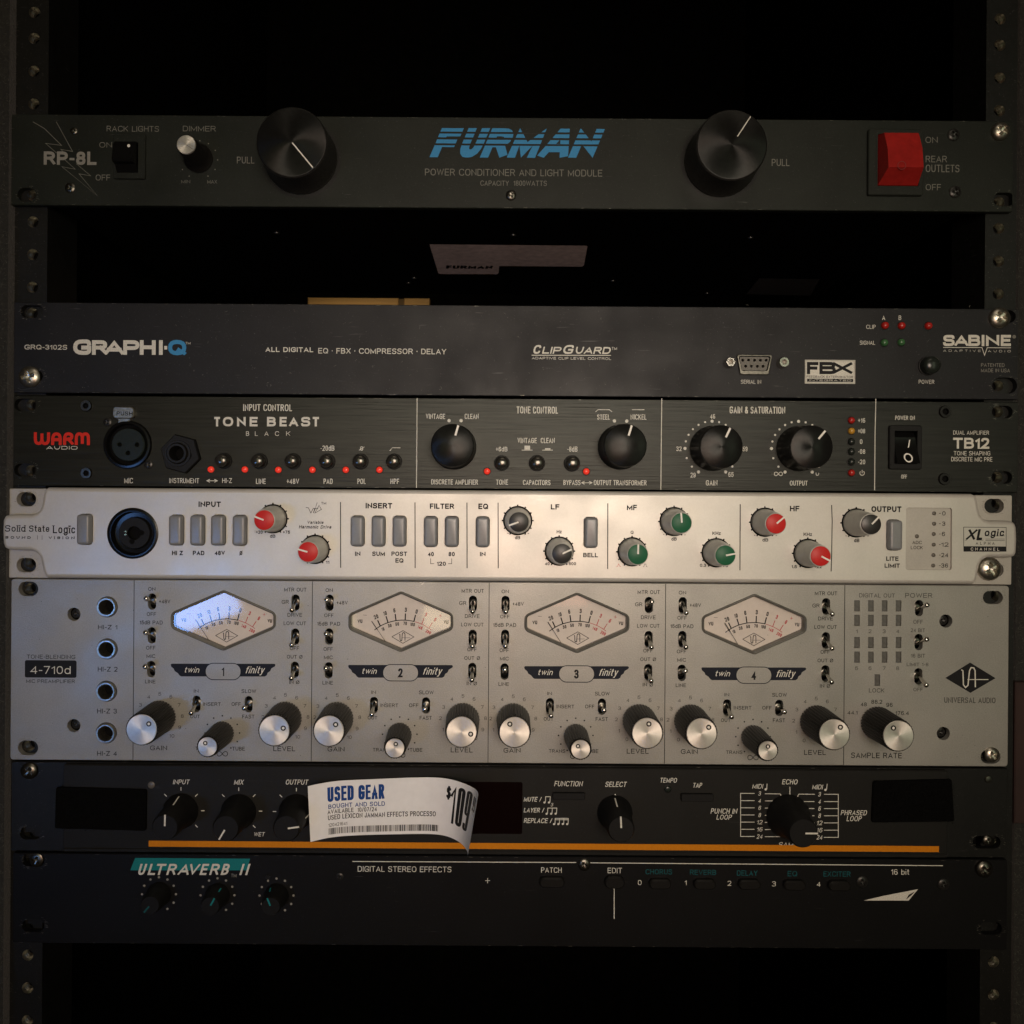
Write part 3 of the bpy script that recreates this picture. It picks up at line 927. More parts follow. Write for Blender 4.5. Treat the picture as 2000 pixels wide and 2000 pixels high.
T('MIN', 1368, 430, 1435, 456, G, fp)
T('MAX', 1565, 430, 1638, 458, G, fp)
T('PULL', 1788, 255, 1920, 307, G, fp)
c = Q(530, 490); screw(t, (c.x, 0, c.z), 2.4, MT['dnickel'], dome=0.9, rot=35)
c = Q(558, 62); screw(t, (c.x, 0, c.z), 1.7, MT['dnickel'], dome=0.7, rot=10)
# lamp switch: a bezel frame with a curved black rocker
bz = MB().plate(rectz(862, 88, 1103, 428, r=0.8), [rectz(888, 155, 1050, 383)], 1.1, 0.0, 0.3)
sw = loc_build(bz, 'rocker_switch', MT['furman'], t, smooth=30)
c = Q(967, 268)
wv = mmz(165) / 2; hv = mmz(232) / 2
prof = [(hv, 1.0), (hv * 0.9, 3.4), (hv * 0.6, 4.8), (0.15 * hv, 5.6), (-hv * 0.35, 6.2), (-hv * 0.50, 5.4), (-hv * 0.55, 3.2), (-hv, 0.4)]
mb = MB()
n = len(prof)
vs = [(-wv * 0.93, -h, z) for z, h in prof] + [(wv * 0.93, -h, z) for z, h in prof] + [(-wv * 0.93, 4, hv), (-wv * 0.93, 4, -hv), (wv * 0.93, 4, hv), (wv * 0.93, 4, -hv)]
mb.add(vs, [(i, i + 1, n + i + 1, n + i) for i in range(n - 1)] + [tuple([2 * n] + list(range(n)) + [2 * n + 1]), tuple([2 * n + 2] + [n + i for i in range(n)] + [2 * n + 3])])
ro = mb.build('rocker', MT['gloss'], sw, loc=(c.x, 0, c.z), smooth=35)
c = Q(972, 172, 5.4); MB().disc(0.75, 0, 14).build('white_dot', MT['stripe'], sw, loc=(c.x, -5.5, c.z), recalc=False)
# dimmer knob
c = Q(1499, 270)
k = MB().lathe([(7.0, 0.3), (7.0, 1.0), (6.2, 1.8), (5.2, 4), (4.9, 14.2), (4.5, 14.8)], 44, mod=lambda i, h: 1.0 if (h < 2 or i % 2) else 0.97).build('knob', MT['knobblack'], t, loc=(c.x, 0, c.z), smooth=35, label='small dimmer knob with a bright metal cap')
MB().lathe([(4.45, 14.7), (4.4, 15.2), (4.2, 15.4)], 48).build('cap', MT['alu'], k, loc=(c.x, 0, c.z), smooth=30)
pointer(k, (c.x, 0, c.z), 125, 0.3, 3.9, 0.3, 15.42, MT['gprint2'], 0.02)
dots([(1508, 135), (1573, 157), (1625, 208), (1643, 280), (1623, 352), (1570, 402), (1428, 402), (1377, 352)], 5, G, fp)
# big lamp knobs
c = P(588, 309.5)
k = spun_knob(t, (c.x, 0, c.z), 17.6, 16.4, 17.7, label='large round lamp knob on the left'); pointer(k, (c.x, 0, c.z), 140, 0.5, 15.4, 0.55, 17.8, MT['stripe'], 0.1)
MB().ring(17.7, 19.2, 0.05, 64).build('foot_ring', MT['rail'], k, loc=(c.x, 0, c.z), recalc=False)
c = P(1407, 314.5)
k = spun_knob(t, (c.x, 0, c.z), 17.6, 16.4, 17.7, label='large round lamp knob on the right'); pointer(k, (c.x, 0, c.z), 33, 4.5, 15.4, 0.45, 17.8, MT['wprint'], 0.1)
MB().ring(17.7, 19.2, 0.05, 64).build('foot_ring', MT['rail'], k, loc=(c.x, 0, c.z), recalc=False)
# logo with its horizontal stripes
fr(830, 245, 5.222)
h_ = 0.06
cuts = [(z_a, z_b) for z_a, z_b in ((30, 68), (88, 126), (148, 188), (208, 330))]
zA = [(Q(900, a).z, Q(900, b).z) for a, b in cuts]


def stripes(vs, fs):
    ov = []; of = []
    for zt, zb in zA:
        for f in fs:
            poly = [(vs[i][0], vs[i][2], vs[i][1]) for i in f]
            for lim, sg in ((zt, 1), (zb, -1)):
                out = []
                for i in range(len(poly)):
                    a, b = poly[i - 1], poly[i]
                    ia, ib = sg * (lim - a[1]) >= 0, sg * (lim - b[1]) >= 0
                    if ia != ib:
                        s = (lim - a[1]) / (b[1] - a[1]); out.append((a[0] + (b[0] - a[0]) * s, lim, a[2]))
                    if ib: out.append(b)
                poly = out
                if len(poly) < 3: break
            if len(poly) >= 3:
                n = len(ov); ov += [(p[0], p[2], p[1]) for p in poly]; of.append(tuple(range(n, n + len(poly))))
    return ov, of


spans = [('F', 45, 395), ('U', 318, 665), ('R', 560, 940), ('M', 835, 1250), ('^', 1150, 1568), ('N', 1460, 1838)]
for ch, a, b in spans:
    T(ch, a, 26, b, 331, MT['blue'], fp, bold=0.065, shear=0.42, merge='logo', name='logo_lettering')
    TREQ[-1]['fn'] = stripes
T('POWER CONDITIONER AND LIGHT MODULE', 0, 440, 1808, 522, G, fp)
T('CAPACITY', 565, 562, 855, 616, G, fp)
T('1800WATTS', 905, 562, 1243, 617, G, fp)
fr(500, 240)
c = Q(1925, 548); screw(t, (c.x, 0, c.z), 2.5, MT['dnickel'], dome=1.3, rot=20)
fr(1500, 240)
T('PULL', 28, 272, 162, 326, G, fp)
T('ON', 1188, 105, 1280, 151, G, fp)
T('REAR', 1190, 248, 1350, 298, G, fp)
T('OUTLETS', 1190, 315, 1445, 373, G, fp)
T('OFF', 1190, 462, 1305, 509, G, fp)
for x, y, ro_ in ((1400, 92, 50), (1410, 522, 15)):
    c = Q(x, y); screw(t, (c.x, 0, c.z), 2.9, MT['blackmetal'], dome=1.2, rot=ro_)
# mains switch
bz = MB().plate(rectz(745, 55, 1160, 556, r=1.0), [rectz(816, 96, 1126, 486)], 1.6, 0.0, 0.4)
sw = loc_build(bz, 'rocker_switch', MT['furman'], t, smooth=30, label='large red rocker switch in a black frame')
c = Q(970, 290)
wv = mmz(300) / 2; hv = mmz(385) / 2
prof = [(hv, 0.6), (hv * 0.96, 4.2), (0.25 * hv, 7.6), (-hv * 0.52, 8.6), (-hv * 0.98, 1.2), (-hv, -1.0)]
mb = MB(); n = len(prof)
bw = 0.80
vs = [(-wv * (0.86 if h > 2 else 1), -h, z) for z, h in prof] + [(wv * (0.86 if h > 2 else 1), -h, z) for z, h in prof] + [(-wv, 3, hv), (-wv, 3, -hv), (wv, 3, hv), (wv, 3, -hv)]
mb.add(vs, [(i, i + 1, n + i + 1, n + i) for i in range(n - 1)] + [tuple([2 * n] + list(range(n)) + [2 * n + 1]), tuple([2 * n + 2] + [n + i for i in range(n)] + [2 * n + 3])])
ro = mb.build('rocker', MT['redsw'], sw, loc=(c.x, 0, c.z), smooth=20)
dm = mat('dark_red_mould_mark', (0.16, 0.010, 0.010), 0.4)
fr(1500, 240)
c1 = Q(1008, 322, 8.5); MB().ring(1.75, 2.05, 0, 24).build('moulded_mark', dm, sw, loc=(c1.x, -8.72, c1.z), recalc=False)
c1 = Q(982, 165, 6.0); MB().box(-0.15, 0.15, 0, -0.3, -1.4, 1.4).build('moulded_mark', dm, sw, loc=(c1.x, -5.75, c1.z))
# right rack screws
fr(1500, 240)
rack_screw(t, 1775, 52, 68, rot=60, dome=3.2)
# underside sticker, maker's patch and bolts on the chassis floor
zu = z0 + 0.93
ch_ = [o for o in t.children if o.name.startswith('chassis')][0]


def under(u, v):
    y = FPX * zu / (FV - v) - DIST
    return ((u - FU) / FPX * (y + DIST), y)


def under_poly(pts, m, nm, lift=0.0):
    mb = MB().add([(under(u, v)[0], under(u, v)[1], zu - lift) for u, v in pts], [tuple(range(len(pts)))])
    return loc_build(mb, nm, m, ch_, recalc=False)


under_poly([(835.5, 478), (1142, 478.6), (1144, 480), (1137.5, 517), (1134, 519.5), (972, 519.5), (971, 533), (968, 535.5), (857, 536), (853, 534)], MT['label'], 'paper_sticker')
under_poly([(1480, 540), (1598, 541), (1580, 573), (1455, 571)], mat('dim_grey_sticker', (0.05, 0.047, 0.045), 0.5, noise=0.2, nscale=200), 'paper_sticker')


def under_text(txt, u0, u1, v0, v1, bold):
    y0 = under(900, v0)[1]; y1 = under(900, v1)[1]
    xa_ = under(u0, v1)[0]; xb_ = under(u1, v1)[0]

    def fn(vs, fs):
        return [(x, (y0 + y1) / 2 - (z), zu - 0.15) for x, y, z in vs], fs
    # text lies on the underside, read from the front
    TREQ.append(dict(t=txt, c=((xa_ + xb_) / 2, 0), w=xb_ - xa_, h=abs(y1 - y0), y=0, m=MT['nprint'], p=ch_, b=bold, s=0.1, g=None, n='sticker_lettering', r=0.0, fn=fn))


under_text('FURMAN', 868, 960, 518.5, 524.5, 0.05)
for u, v in ((537, 458), (806, 544), (795, 554), (999, 459), (1462, 461), (1378, 570), (1194, 547)):
    x, y = under(u, v)
    mb = MB(); nb = 14
    ringp = lambda r, z: [(r * math.cos(6.2832 * i / nb), r * math.sin(6.2832 * i / nb), z) for i in range(nb)]
    mb.add(ringp(1.7, 0.0) + ringp(1.6, -0.5) + ringp(0.9, -0.75), [(k * nb + i, k * nb + (i + 1) % nb, (k + 1) * nb + (i + 1) % nb, (k + 1) * nb + i) for k in range(2) for i in range(nb)] + [tuple(2 * nb + i for i in range(nb))])
    mb.build('chassis_bolt', MT['blackmetal'], ch_, loc=(x, y, zu), smooth=40)

# ================================================================== 2 GRAPHIC EQ UNIT
t, xa, xb, z0, z1 = unit('graphic_equalizer', 595.3, 775, 26.5, 1989,
                         'plain slate-black equalizer unit with a blue letter Q in its logo and a nine-pin socket', 'audio processor')
fr(0, 580); holes = [mount_slot(242, 110, 175, 95), mount_slot(240, 597, 170, 95)]
fr(1500, 580); holes += [mount_slot(1785, 148, 170, 95), mount_slot(1785, 668, 190, 120)]
fr(1000, 580)
holes.append(zs_([(1702, 447), (1948, 447), (1925, 556), (1726, 556)]))
fp = front(t, xa, xb, z0, z1, holes, MT['grq'])
cavity(t, xa, xb, z0, z1)
W_ = MT['wprint']
fr(0, 580)
T('GRQ-3102S', 185, 360, 507, 398, W_, fp, bold=0.015)
for ch, a, b in (('G', 552, 688), ('R', 694, 812), ('A', 788, 936), ('P', 930, 1052), ('H', 1055, 1175), ('I', 1192, 1236)):
    T(ch, a, 326 if ch != 'G' else 320, b, 437, W_, fp, bold=0.058, merge='graphi', name='logo_lettering')
fill(rectz(1240, 370, 1262, 397), W_, fp, name='logo_dash')
T('Q', 1268, 323, 1406, 440, MT['blue'], fp, bold=0.06, name='logo_lettering')
T('TM', 1400, 340, 1437, 358, W_, fp)
rack_screw(t, 198, 597, 80, m='nickel', rot=15, dome=3.0, h=2, washer=None)
lines([[(135, 690), (160, 700), (270, 688)]], 6, MT['dnickel'], fp, name='paint_wear')
fr(500, 580)
T('ALL DIGITAL', 72, 378, 432, 417, W_, fp, bold=0.03)
T('EQ · FBX · COMPRESSOR · DELAY', 470, 385, 1435, 433, W_, fp, bold=0.012)
fr(1000, 580)
T('C', 155, 362, 224, 429, W_, fp, bold=0.035, shear=0.25, name='logo_lettering', merge='cg')
T('LIP', 226, 376, 378, 429, W_, fp, bold=0.035, shear=0.25, name='logo_lettering', merge='cg')
T('G', 380, 362, 472, 430, W_, fp, bold=0.035, shear=0.25, name='logo_lettering', merge='cg')
T('UARD', 474, 376, 752, 431, W_, fp, bold=0.035, shear=0.25, name='logo_lettering', merge='cg')
T('TM', 752, 378, 792, 400, W_, fp)
lines([[(148, 440), (747, 441)]], 6, W_, fp)
T('ADAPTIVE CLIP LEVEL CONTROL', 150, 452, 748, 475, W_, fp, bold=0.015)
T('SERIAL IN', 1727, 625, 1880, 656, W_, fp)
# nine-pin socket
so = loc_build(MB().plate(rpoly(zs_([(1690, 436), (1962, 438), (1932, 590), (1718, 588)]), 1.2, 5), [rpoly(zs_([(1702, 446), (1950, 448), (1922, 562), (1730, 560)]), 1.0, 4)], 1.0, -0.5, 0.3),
               'serial_socket', MT['dnickel'], t, smooth=40)
loc_build(MB().plate(rpoly(zs_([(1712, 452), (1942, 454), (1918, 556), (1736, 554)]), 0.9, 4), [circ(Q(x, y).x, Q(x, y).z, 0.72, 10) for x, y in
          [(1740, 477), (1784, 477), (1829, 478), (1873, 478), (1916, 478), (1762, 523), (1805, 523), (1850, 524), (1893, 524)]], 0.3, -3), 'pin_block', MT['dotled'], so)
loc_build(MB().plate(rectz(1700, 440, 1950, 565), [], -2.9, -3.2), 'socket_back', MT['cavity'], so)
for x in (1632, 2032):
    c = Q(x, 500)
    n_ = MB().lathe([(2.55, 0), (2.55, 3.6), (2.2, 4.0), (1.35, 4.0), (1.3, 1.5)], 6 if x < 1700 else 24, cap1=False).build('jack_nut', MT['chrome'], so, loc=(c.x, 0, c.z), smooth=35)
    MB().disc(1.4, 1.6, 14).build('nut_bore', MT['dnickel'], n_, loc=(c.x, 0, c.z), recalc=False)
fr(1500, 580)
T('A', 862, 140, 884, 174, W_, fp); T('B', 986, 140, 1006, 174, W_, fp)
T('CLIP', 742, 210, 812, 241, W_, fp); T('SIGNAL', 693, 330, 808, 361, W_, fp)
for x, y, m in ((878, 217, 'red2'), (1003, 219, 'red2'), (1205, 220, 'reddim'), (873, 347, 'greenled'), (1000, 344, 'greenled')):
    c = Q(x, y)
    led(t, (c.x, 0, c.z), 1.75, MT['reddim'] if m != 'greenled' else MT['greenled'], hh=2.2)
lb = fill(rectz(278, 475, 658, 655), W_, fp, name='logo_box')
T('F', 294, 490, 380, 583, MT['bprint'], fp, h=0.05, bold=0.06, merge='fbx', name='logo_lettering')
T('B', 388, 490, 512, 583, MT['bprint'], fp, h=0.05, bold=0.06, merge='fbx', name='logo_lettering')
T('X', 488, 490, 636, 583, MT['bprint'], fp, h=0.07, bold=0.06, merge='fbx', name='logo_lettering')
T('FEEDBACK EXTERMINATOR', 292, 593, 642, 613, MT['bprint'], fp, h=0.05, bold=0.01)
fill(rectz(294, 618, 642, 641), MT['bprint'], fp, name='logo_bar', lift=0.1)
T('INTEGRATED', 312, 622, 628, 637, W_, fp, h=0.1, bold=0.02)
lines([[(283, 479), (653, 482), (653, 650), (283, 647), (283, 479)]], 3, W_, fp)
for ch, a, b in (('S', 1322, 1410), ('A', 1408, 1512), ('B', 1512, 1602), ('I', 1612, 1634), ('N', 1645, 1745), ('E', 1757, 1833)):
    T(ch, a, 286, b, 371, W_, fp, bold=0.05, merge='sab', name='logo_lettering')
lines([[(1322, 381), (1614, 382), (1634, 440), (1654, 383), (1832, 384)]], 5, W_, fp)
T('A D A P T I V E', 1322, 397, 1605, 415, W_, fp); T('A U D I O', 1660, 400, 1832, 418, W_, fp)
c = Q(1857, 300); MB().disc(0.9, 0.05, 14).build('printed_dot', MT['gprint'], fp, loc=(c.x, 0, c.z), recalc=False)
T('PATENTED', 1608, 500, 1785, 528, MT['gprint2'], fp); T('MADE IN USA', 1608, 540, 1825, 569, MT['gprint2'], fp)
T('POWER', 1137, 625, 1255, 656, W_, fp)
c = Q(1205, 522)
b_ = MB().lathe([(4.1, 0), (4.1, 4.0), (3.8, 4.6), (2.6, 5.3), (1.0, 5.6)], 28).build('push_button', MT['offled'], t, loc=(c.x, 0, c.z), smooth=50)
MB().lathe([(4.7, 0), (4.6, 0.5), (4.15, 0.6)], 28, cap1=False).build('collar', MT['knobmatte'], b_, loc=(c.x, 0, c.z), smooth=40)
rack_screw(t, 1777, 148, 78, m='nickel', rot=50, dome=3.2, h=2)
sc = MB()
for ox, pts in ((500, [(100, 660, 8), (88, 655, 4), (880, 525, 5), (1393, 690, 7), (1388, 705, 4), (1100, 490, 3)]), (1000, [(47, 308, 5), (238, 537, 6), (700, 657, 4), (675, 160, 5), (1780, 65, 5)]),
                (0, [(628, 682, 5), (1460, 563, 4), (1435, 513, 4), (1530, 590, 3), (1325, 215, 3), (1912, 540, 6)]), (1500, [(1030, 715, 3), (1520, 70, 5)])):
    fr(ox, 580)
    for x, y, s in pts:
        for _ in range(3):
            q = Q(x + random.uniform(-1, 1) * s * 1.6, y + random.uniform(-1, 1) * s * 1.8); a = random.uniform(0, 3.1); l = mmz(s * random.uniform(.7, 1.6)); wdt = mmz(1.8)
            sc.strip([(q.x, q.z), (q.x + l * math.cos(a), q.z + l * math.sin(a))], wdt, 0.05)
for _ in range(70):
    x = random.uniform(xa + 5, xb - 5); z = random.uniform(z0 + 3, z1 - 3); a = random.uniform(0, 3.1); l = random.uniform(0.2, 1.6)
    sc.strip([(x, z), (x + l * math.cos(a), z + l * math.sin(a))], random.uniform(0.04, 0.09), 0.04)
o = loc_build(sc, 'paint_scuffs', MT['gprint'], fp, recalc=False); o['kind'] = 'stuff'

# ================================================================== 3 MIC PREAMP (brushed black)
t, xa, xb, z0, z1 = unit('microphone_preamp', 777, 957, 25.5, 1989,
                         'brushed black single-channel microphone preamp with red logo and four round spun-metal knobs', 'preamplifier')
fr(0, 580); holes = [mount_slot(190, 815, 165, 95), mount_slot(188, 1306, 165, 95)]
holes += [circ(Q(967, 1117).x, Q(967, 1117).z, mmz(160), 40), circ(Q(1347, 1180).x, Q(1347, 1180).z, mmz(60), 24)]
fr(1500, 580); holes += [mount_slot(1765, 868, 165, 95), mount_slot(1760, 1362, 165, 95)]
holes += [rectz(942, 1010, 1118, 1262)]
fp = front(t, xa, xb, z0, z1, holes, MT['tb'])
cavity(t, xa, xb, z0, z1)
fr(0, 580)
for x, y in ((655, 822), (657, 1330)):
    c = Q(x, y); hexscrew(t, (c.x, 0, c.z), 2.65, MT['dnickel'])
for ch, a, b in (('{', 255, 378), ('[', 386, 466), (']', 476, 556), ('}', 564, 679)):
    T(ch, a, 1021, b, 1118, MT['rprint'], fp, bold=0.05, merge='warm', name='logo_lettering')
T('AUDIO', 350, 1124, 585, 1152, W_, fp, bold=0.02)
# XLR socket
c = Q(967, 1115); C_ = (c.x, 0, c.z)
x_ = MB().lathe([(11.6, 0), (11.6, 0.9), (11.2, 1.5), (10.2, 1.6), (9.9, 1.2), (9.8, -2.5)], 48, cap1=False).build('microphone_socket', MT['gloss'], t, loc=C_, smooth=40)
mb = MB().plate(circ(0, 0, 9.8, 48), [circ(0, 0, 8.35, 40)], -1.8, -2.3)
mb.build('socket_well', MT['cavity'], x_, loc=C_)
hl = []
for x, y in ((905, 1115), (1035, 1115), (968, 1178)):
    q = Q(x, y); hl.append(circ(q.x - c.x, q.z - c.z, 1.15, 14))
MB().plate(circ(0, 0, 8.0, 40), hl, 0.2, -3, 0.3).build('contact_insert', MT['offled'], x_, loc=C_, smooth=30)
MB().disc(7.8, -2.9, 30).build('contact_depth', MT['cavity'], x_, loc=C_, recalc=False)
tab = MB().plate(rrect(mmz(-104), mmz(56), mmz(193), mmz(285), 1.8, 6), [], 2.2, 0.2, 0.5)
tab.box(mmz(-64), mmz(18), -0.2, -1.4, mmz(160), mmz(196))
tb_ = tab.build('release_tab', MT['nickel'], x_, loc=(c.x, 0, c.z), smooth=35)
q = Q(941, 879, 2.2)
T('PUSH', 880, 864, 1000, 895, MT['chrome'], x_, h=2.25, bold=0.02)
for x, y in ((812, 945), (1122, 1265)):
    q = Q(x, y); screw(t, (q.x, 0, q.z), 2.1, MT['blackmetal'], dome=0.8, rot=40)
T('MIC', 938, 1366, 1003, 1406, W_, fp)
# jack
c = Q(1375, 1185); j = MB().lathe([(9.7, 0), (9.7, 2.2), (9.2, 2.8), (6.0, 2.8)], 6, cap1=False).build('instrument_jack', MT['knobmatte'], t, loc=(c.x, 0, c.z), smooth=20)
j.rotation_euler = (0, 0.25, 0)
c = Q(1358, 1182)
MB().lathe([(6.4, 2.7), (6.2, 3.0), (5.2, 3.0), (5.1, 3.6), (4.6, 4.2), (3.6, 4.2), (3.3, 3.6), (3.3, -4.0)], 36, cap1=False).build('jack_sleeve', MT['knobblack'], t, loc=(c.x, 0, c.z), smooth=35)
MB().disc(3.4, -3.9, 20).build('jack_bore', MT['cavity'], t, loc=(c.x, 0, c.z), recalc=False)
T('INSTRUMENT', 1278, 1367, 1502, 1406, W_, fp)


def arrow(x0, x1, y):
    lines([[(x0 + 6, y), (x1 - 6, y)]], 5, W_, fp, name='printed_arrow')
    lines([[(x0 + 22, y - 11), (x0, y), (x0 + 22, y + 11)], [(x1 - 22, y - 11), (x1, y), (x1 - 22, y + 11)]], 5, W_, fp, name='printed_arrow')


arrow(1562, 1640, 1387)
T('HI-Z', 1677, 1367, 1750, 1404, W_, fp)


def dome_button(x, y, rz=60):
    c = Q(x, y); r = mmz(rz) * 0.97
    o = MB().lathe([(r * 0.80, 0.2), (r * 0.86, 1.2), (r * 0.86, 4.2), (r * 0.80, 4.9), (r * 0.62, 5.4), (r * 0.3, 5.7), (r * 0.1, 5.75)], 36).build('push_button', MT['smoke'], t, loc=(c.x, 0, c.z), smooth=55)
    MB().lathe([(r * 1.04, 0), (r * 1.04, 0.7), (r * 0.98, 0.95), (r * 0.90, 0.95), (r * 0.88, 0.1)], 36, cap1=False).build('collar', MT['knobmatte'], o, loc=(c.x, 0, c.z), smooth=40)


def lit(x, y):
    c = Q(x, y); led(t, (c.x, 0, c.z), 1.55, MT['redglow'], hh=1.5)


dome_button(1693, 1237); lit(1594, 1302); lit(1850, 1302)
fr(500, 580)
T('INPUT CONTROL', -97, 808, 272, 862, W_, fp, bold=0.01)
bs = dict(bold=0.045, merge='beast', name='logo_lettering')
for ch, a, b in (('T', -315, -272), ('O', -250, -172), ('N', -143, -78), ('E', -48, 12), ('B', 83, 150), ('E', 178, 232), ('A', 250, 318), ('S', 340, 410), ('T', 428, 475)):
    T(ch, a, 905, b, 977, W_, fp, **bs)
for ch, a, b in (('B', -75, -52), ('L', -8, 14), ('A', 64, 94), ('C', 143, 173), ('K', 228, 258)):
    T(ch, a, 1014, b, 1048, W_, fp, merge='blk')
for x in (30, 282, 540, 790, 1043): dome_button(x, 1240 + (x > 500) * 2)
for x in (170, 427, 679, 932): lit(x, 1305)
for s, a, b in (('LINE', 0, 73), ('+48V', 232, 325), ('PAD', 510, 578), ('POL', 765, 828), ('HPF', 1015, 1080)):
    T(s, a, 1371, b, 1411, W_, fp, bold=0.008)
T('-20dB', 487, 1121, 592, 1161, W_, fp, bold=0.008)
T('0', 787, 1127, 808, 1160, W_, fp, bold=0.01); lines([[(778, 1157), (798, 1144), (818, 1131)]], 4, W_, fp, name='printed_mark')
lines([[(1010, 1161), (1030, 1138), (1090, 1138)]], 5, W_, fp, name='printed_curve')
lines([[(1216, 762), (1211, 1440)]], 6, W_, fp, name='divider_line')
T('VINTAGE', 1282, 881, 1427, 921, W_, fp, bold=0.008); T('CLEAN', 1575, 881, 1680, 921, W_, fp, bold=0.008)
dots([(1457, 933), (1548, 933)], 13, W_, fp)
for (ku, kv), cap_, tip in (((886.5, 873.3), (1483, 1122), (1528, 962)),):
    c = P(ku, kv); spun_knob(t, (c.x, 0, c.z), 10.9, 10.1, 14.3, angz(cap_, (1530, 955)), 0.95, (0.48, 0.97))
T('+6dB', 1810, 1131, 1898, 1166, W_, fp, bold=0.008); dome_button(1855, 1254, 58); lit(1744, 1316)
T('DISCRETE AMPLIFIER', 1323, 1376, 1675, 1417, W_, fp, bold=0.008); T('TONE', 1812, 1378, 1902, 1417, W_, fp, bold=0.008)
fr(1000, 580)
T('TONE CONTROL', 35, 826, 347, 881, W_, fp, bold=0.01)
T('STEEL', 643, 886, 738, 926, W_, fp, bold=0.008); T('NICKEL', 895, 886, 1015, 926, W_, fp, bold=0.008)
lines([[(630, 867), (650, 851), (735, 851), (755, 867)]], 5, W_, fp, name='printed_curve')
lines([[(905, 851), (998, 851)]], 5, W_, fp, name='printed_curve')
dots([(773, 935), (866, 937)], 13, W_, fp)
c = P(1211.2, 873.3); spun_knob(t, (c.x, 0, c.z), 10.9, 10.1, 14.3, angz((855, 1120), (905, 958)), 0.95, (0.48, 0.97))
T('VINTAGE', 42, 1063, 187, 1104, W_, fp, bold=0.008); T('CLEAN', 217, 1063, 322, 1104, W_, fp, bold=0.008)
lines([[(73, 1156), (155, 1156)]], 5, W_, fp, name='printed_icon'); fill(rectz(94, 1122, 136, 1152), W_, fp, name='printed_icon')
lines([[(227, 1156), (308, 1156)]], 5, W_, fp, name='printed_icon'); fill(rectz(249, 1142, 290, 1152), W_, fp, name='printed_icon')
dome_button(188, 1254, 61); dome_button(452, 1256, 61); lit(560, 1317)
T('-8dB', 418, 1128, 495, 1168, W_, fp, bold=0.008)
T('CAPACITORS', 83, 1381, 290, 1420, W_, fp, bold=0.008); T('BYPASS', 388, 1381, 517, 1420, W_, fp, bold=0.008)
arrow(525, 604, 1402)
T('OUTPUT TRANSFORMER', 617, 1381, 1015, 1422, W_, fp, bold=0.008)
lines([[(1130, 766), (1123, 1455)]], 6, W_, fp, name='divider_line')
T('GAIN & SATURATION', 1642, 826, 2062, 881, W_, fp, bold=0.01)
for s, a, b, c_, d in (('46', 1495, 883, 1533, 919), ('32', 1240, 1128, 1280, 1163), ('59', 1740, 1130, 1777, 1165), ('29', 1347, 1326, 1385, 1362), ('65', 1633, 1322, 1672, 1357), ('GAIN', 1463, 1383, 1550, 1423)):
    T(s, a, b, c_, d, W_, fp, bold=0.008)


def ringdots(cx, cy, R, angs, big, rz, m=W_):
    dots([(cx + R * math.sin(math.radians(a)), cy - R * math.cos(math.radians(a)), big if k in (0,) or a in (0, -150, 150, -90, 90) else rz) for k, a in enumerate(angs)], rz, m, fp)


RA = [-150, -132, -111, -90, -75, -60, -45, -30, -15, 0, 15, 30, 45, 60, 75, 90, 111, 132, 150]
ringdots(1510, 1143, 205, RA, 12, 8)
c = P(1390.8, 875.8); spun_knob(t, (c.x, 0, c.z), 10.9, 10.1, 15.0, angz((1573, 1123), (1640, 975)), 0.95, (0.48, 0.95))
fr(1500, 580)
ringdots(231, 1144, 205, RA, 12, 8)
c = P(1559.8, 876.2); spun_knob(t, (c.x, 0, c.z), 10.9, 10.1, 15.0, angz((325, 1132), (425, 1010)), 0.95, (0.48, 0.97))
T('-', 25, 1333, 42, 1338, W_, fp)


def infinity(cx, cy, w, m, par, wz=5, dx=0.0, h=0.0):
    pts = []
    for k in range(33):
        a = 2 * math.pi * k / 32
        s = 1 + math.sin(a) ** 2
        pts.append((cx + w / 2 * math.cos(a) / s * 1.0, cy + w * 0.62 * math.sin(a) * math.cos(a) / s))
    mb = MB(); q = zs_(pts, h, dx)
    mb.strip(q[:17], mmz(wz, h), h + 0.05); mb.strip(q[16:], mmz(wz, h), h + 0.065)
    return loc_build(mb, 'infinity_mark', m, par, recalc=False)


infinity(78, 1335, 62, W_, fp)
T('U', 360, 1326, 385, 1349, W_, fp, bold=0.03)
T('OUTPUT', 165, 1386, 298, 1424, W_, fp, bold=0.008)
for y, m, s in ((932, 'reddim', '+16'), (1012, 'amber', '+08'), (1092, 'offled', '0'), (1167, 'offled', '-08'), (1245, 'offled', '-20'), (1327, 'reddim', None)):
    c = Q(625, y); led(t, (c.x, 0, c.z), 1.6, MT[m], hh=2.0)
    if s: T(s, 680 if s != '0' else 694, y - 18, 733 if s != '0' else 712, y + 17, W_, fp, bold=0.008)
pw = [(710 + 17 * math.sin(math.radians(a)), 1329 - 17 * math.cos(math.radians(a))) for a in range(35, 330, 20)]
lines([pw, [(710, 1306), (710, 1330)]], 5, W_, fp, name='power_symbol')
lines([[(814, 769), (808, 1000), (804, 1458)]], 6, W_, fp, name='divider_line')
T('POWER ON', 960, 896, 1108, 929, W_, fp, bold=0.006); T('OFF', 1005, 1341, 1048, 1371, W_, fp, bold=0.006)
sw = loc_build(MB().plate(rectz(905, 970, 1152, 1303, r=1.2), [rectz(944, 1012, 1116, 1260)], 1.4, 0.0, 0.4), 'rocker_switch', MT['knobmatte'], t, smooth=30)
c = Q(1030, 1136); wv = mmz(168) / 2; hv = mmz(244) / 2
prof = [(hv, -2.2), (hv * 0.62, 0.2), (0.0, 1.1), (-hv * 0.99, 4.2), (-hv, -2)]
mb = MB(); n = len(prof)
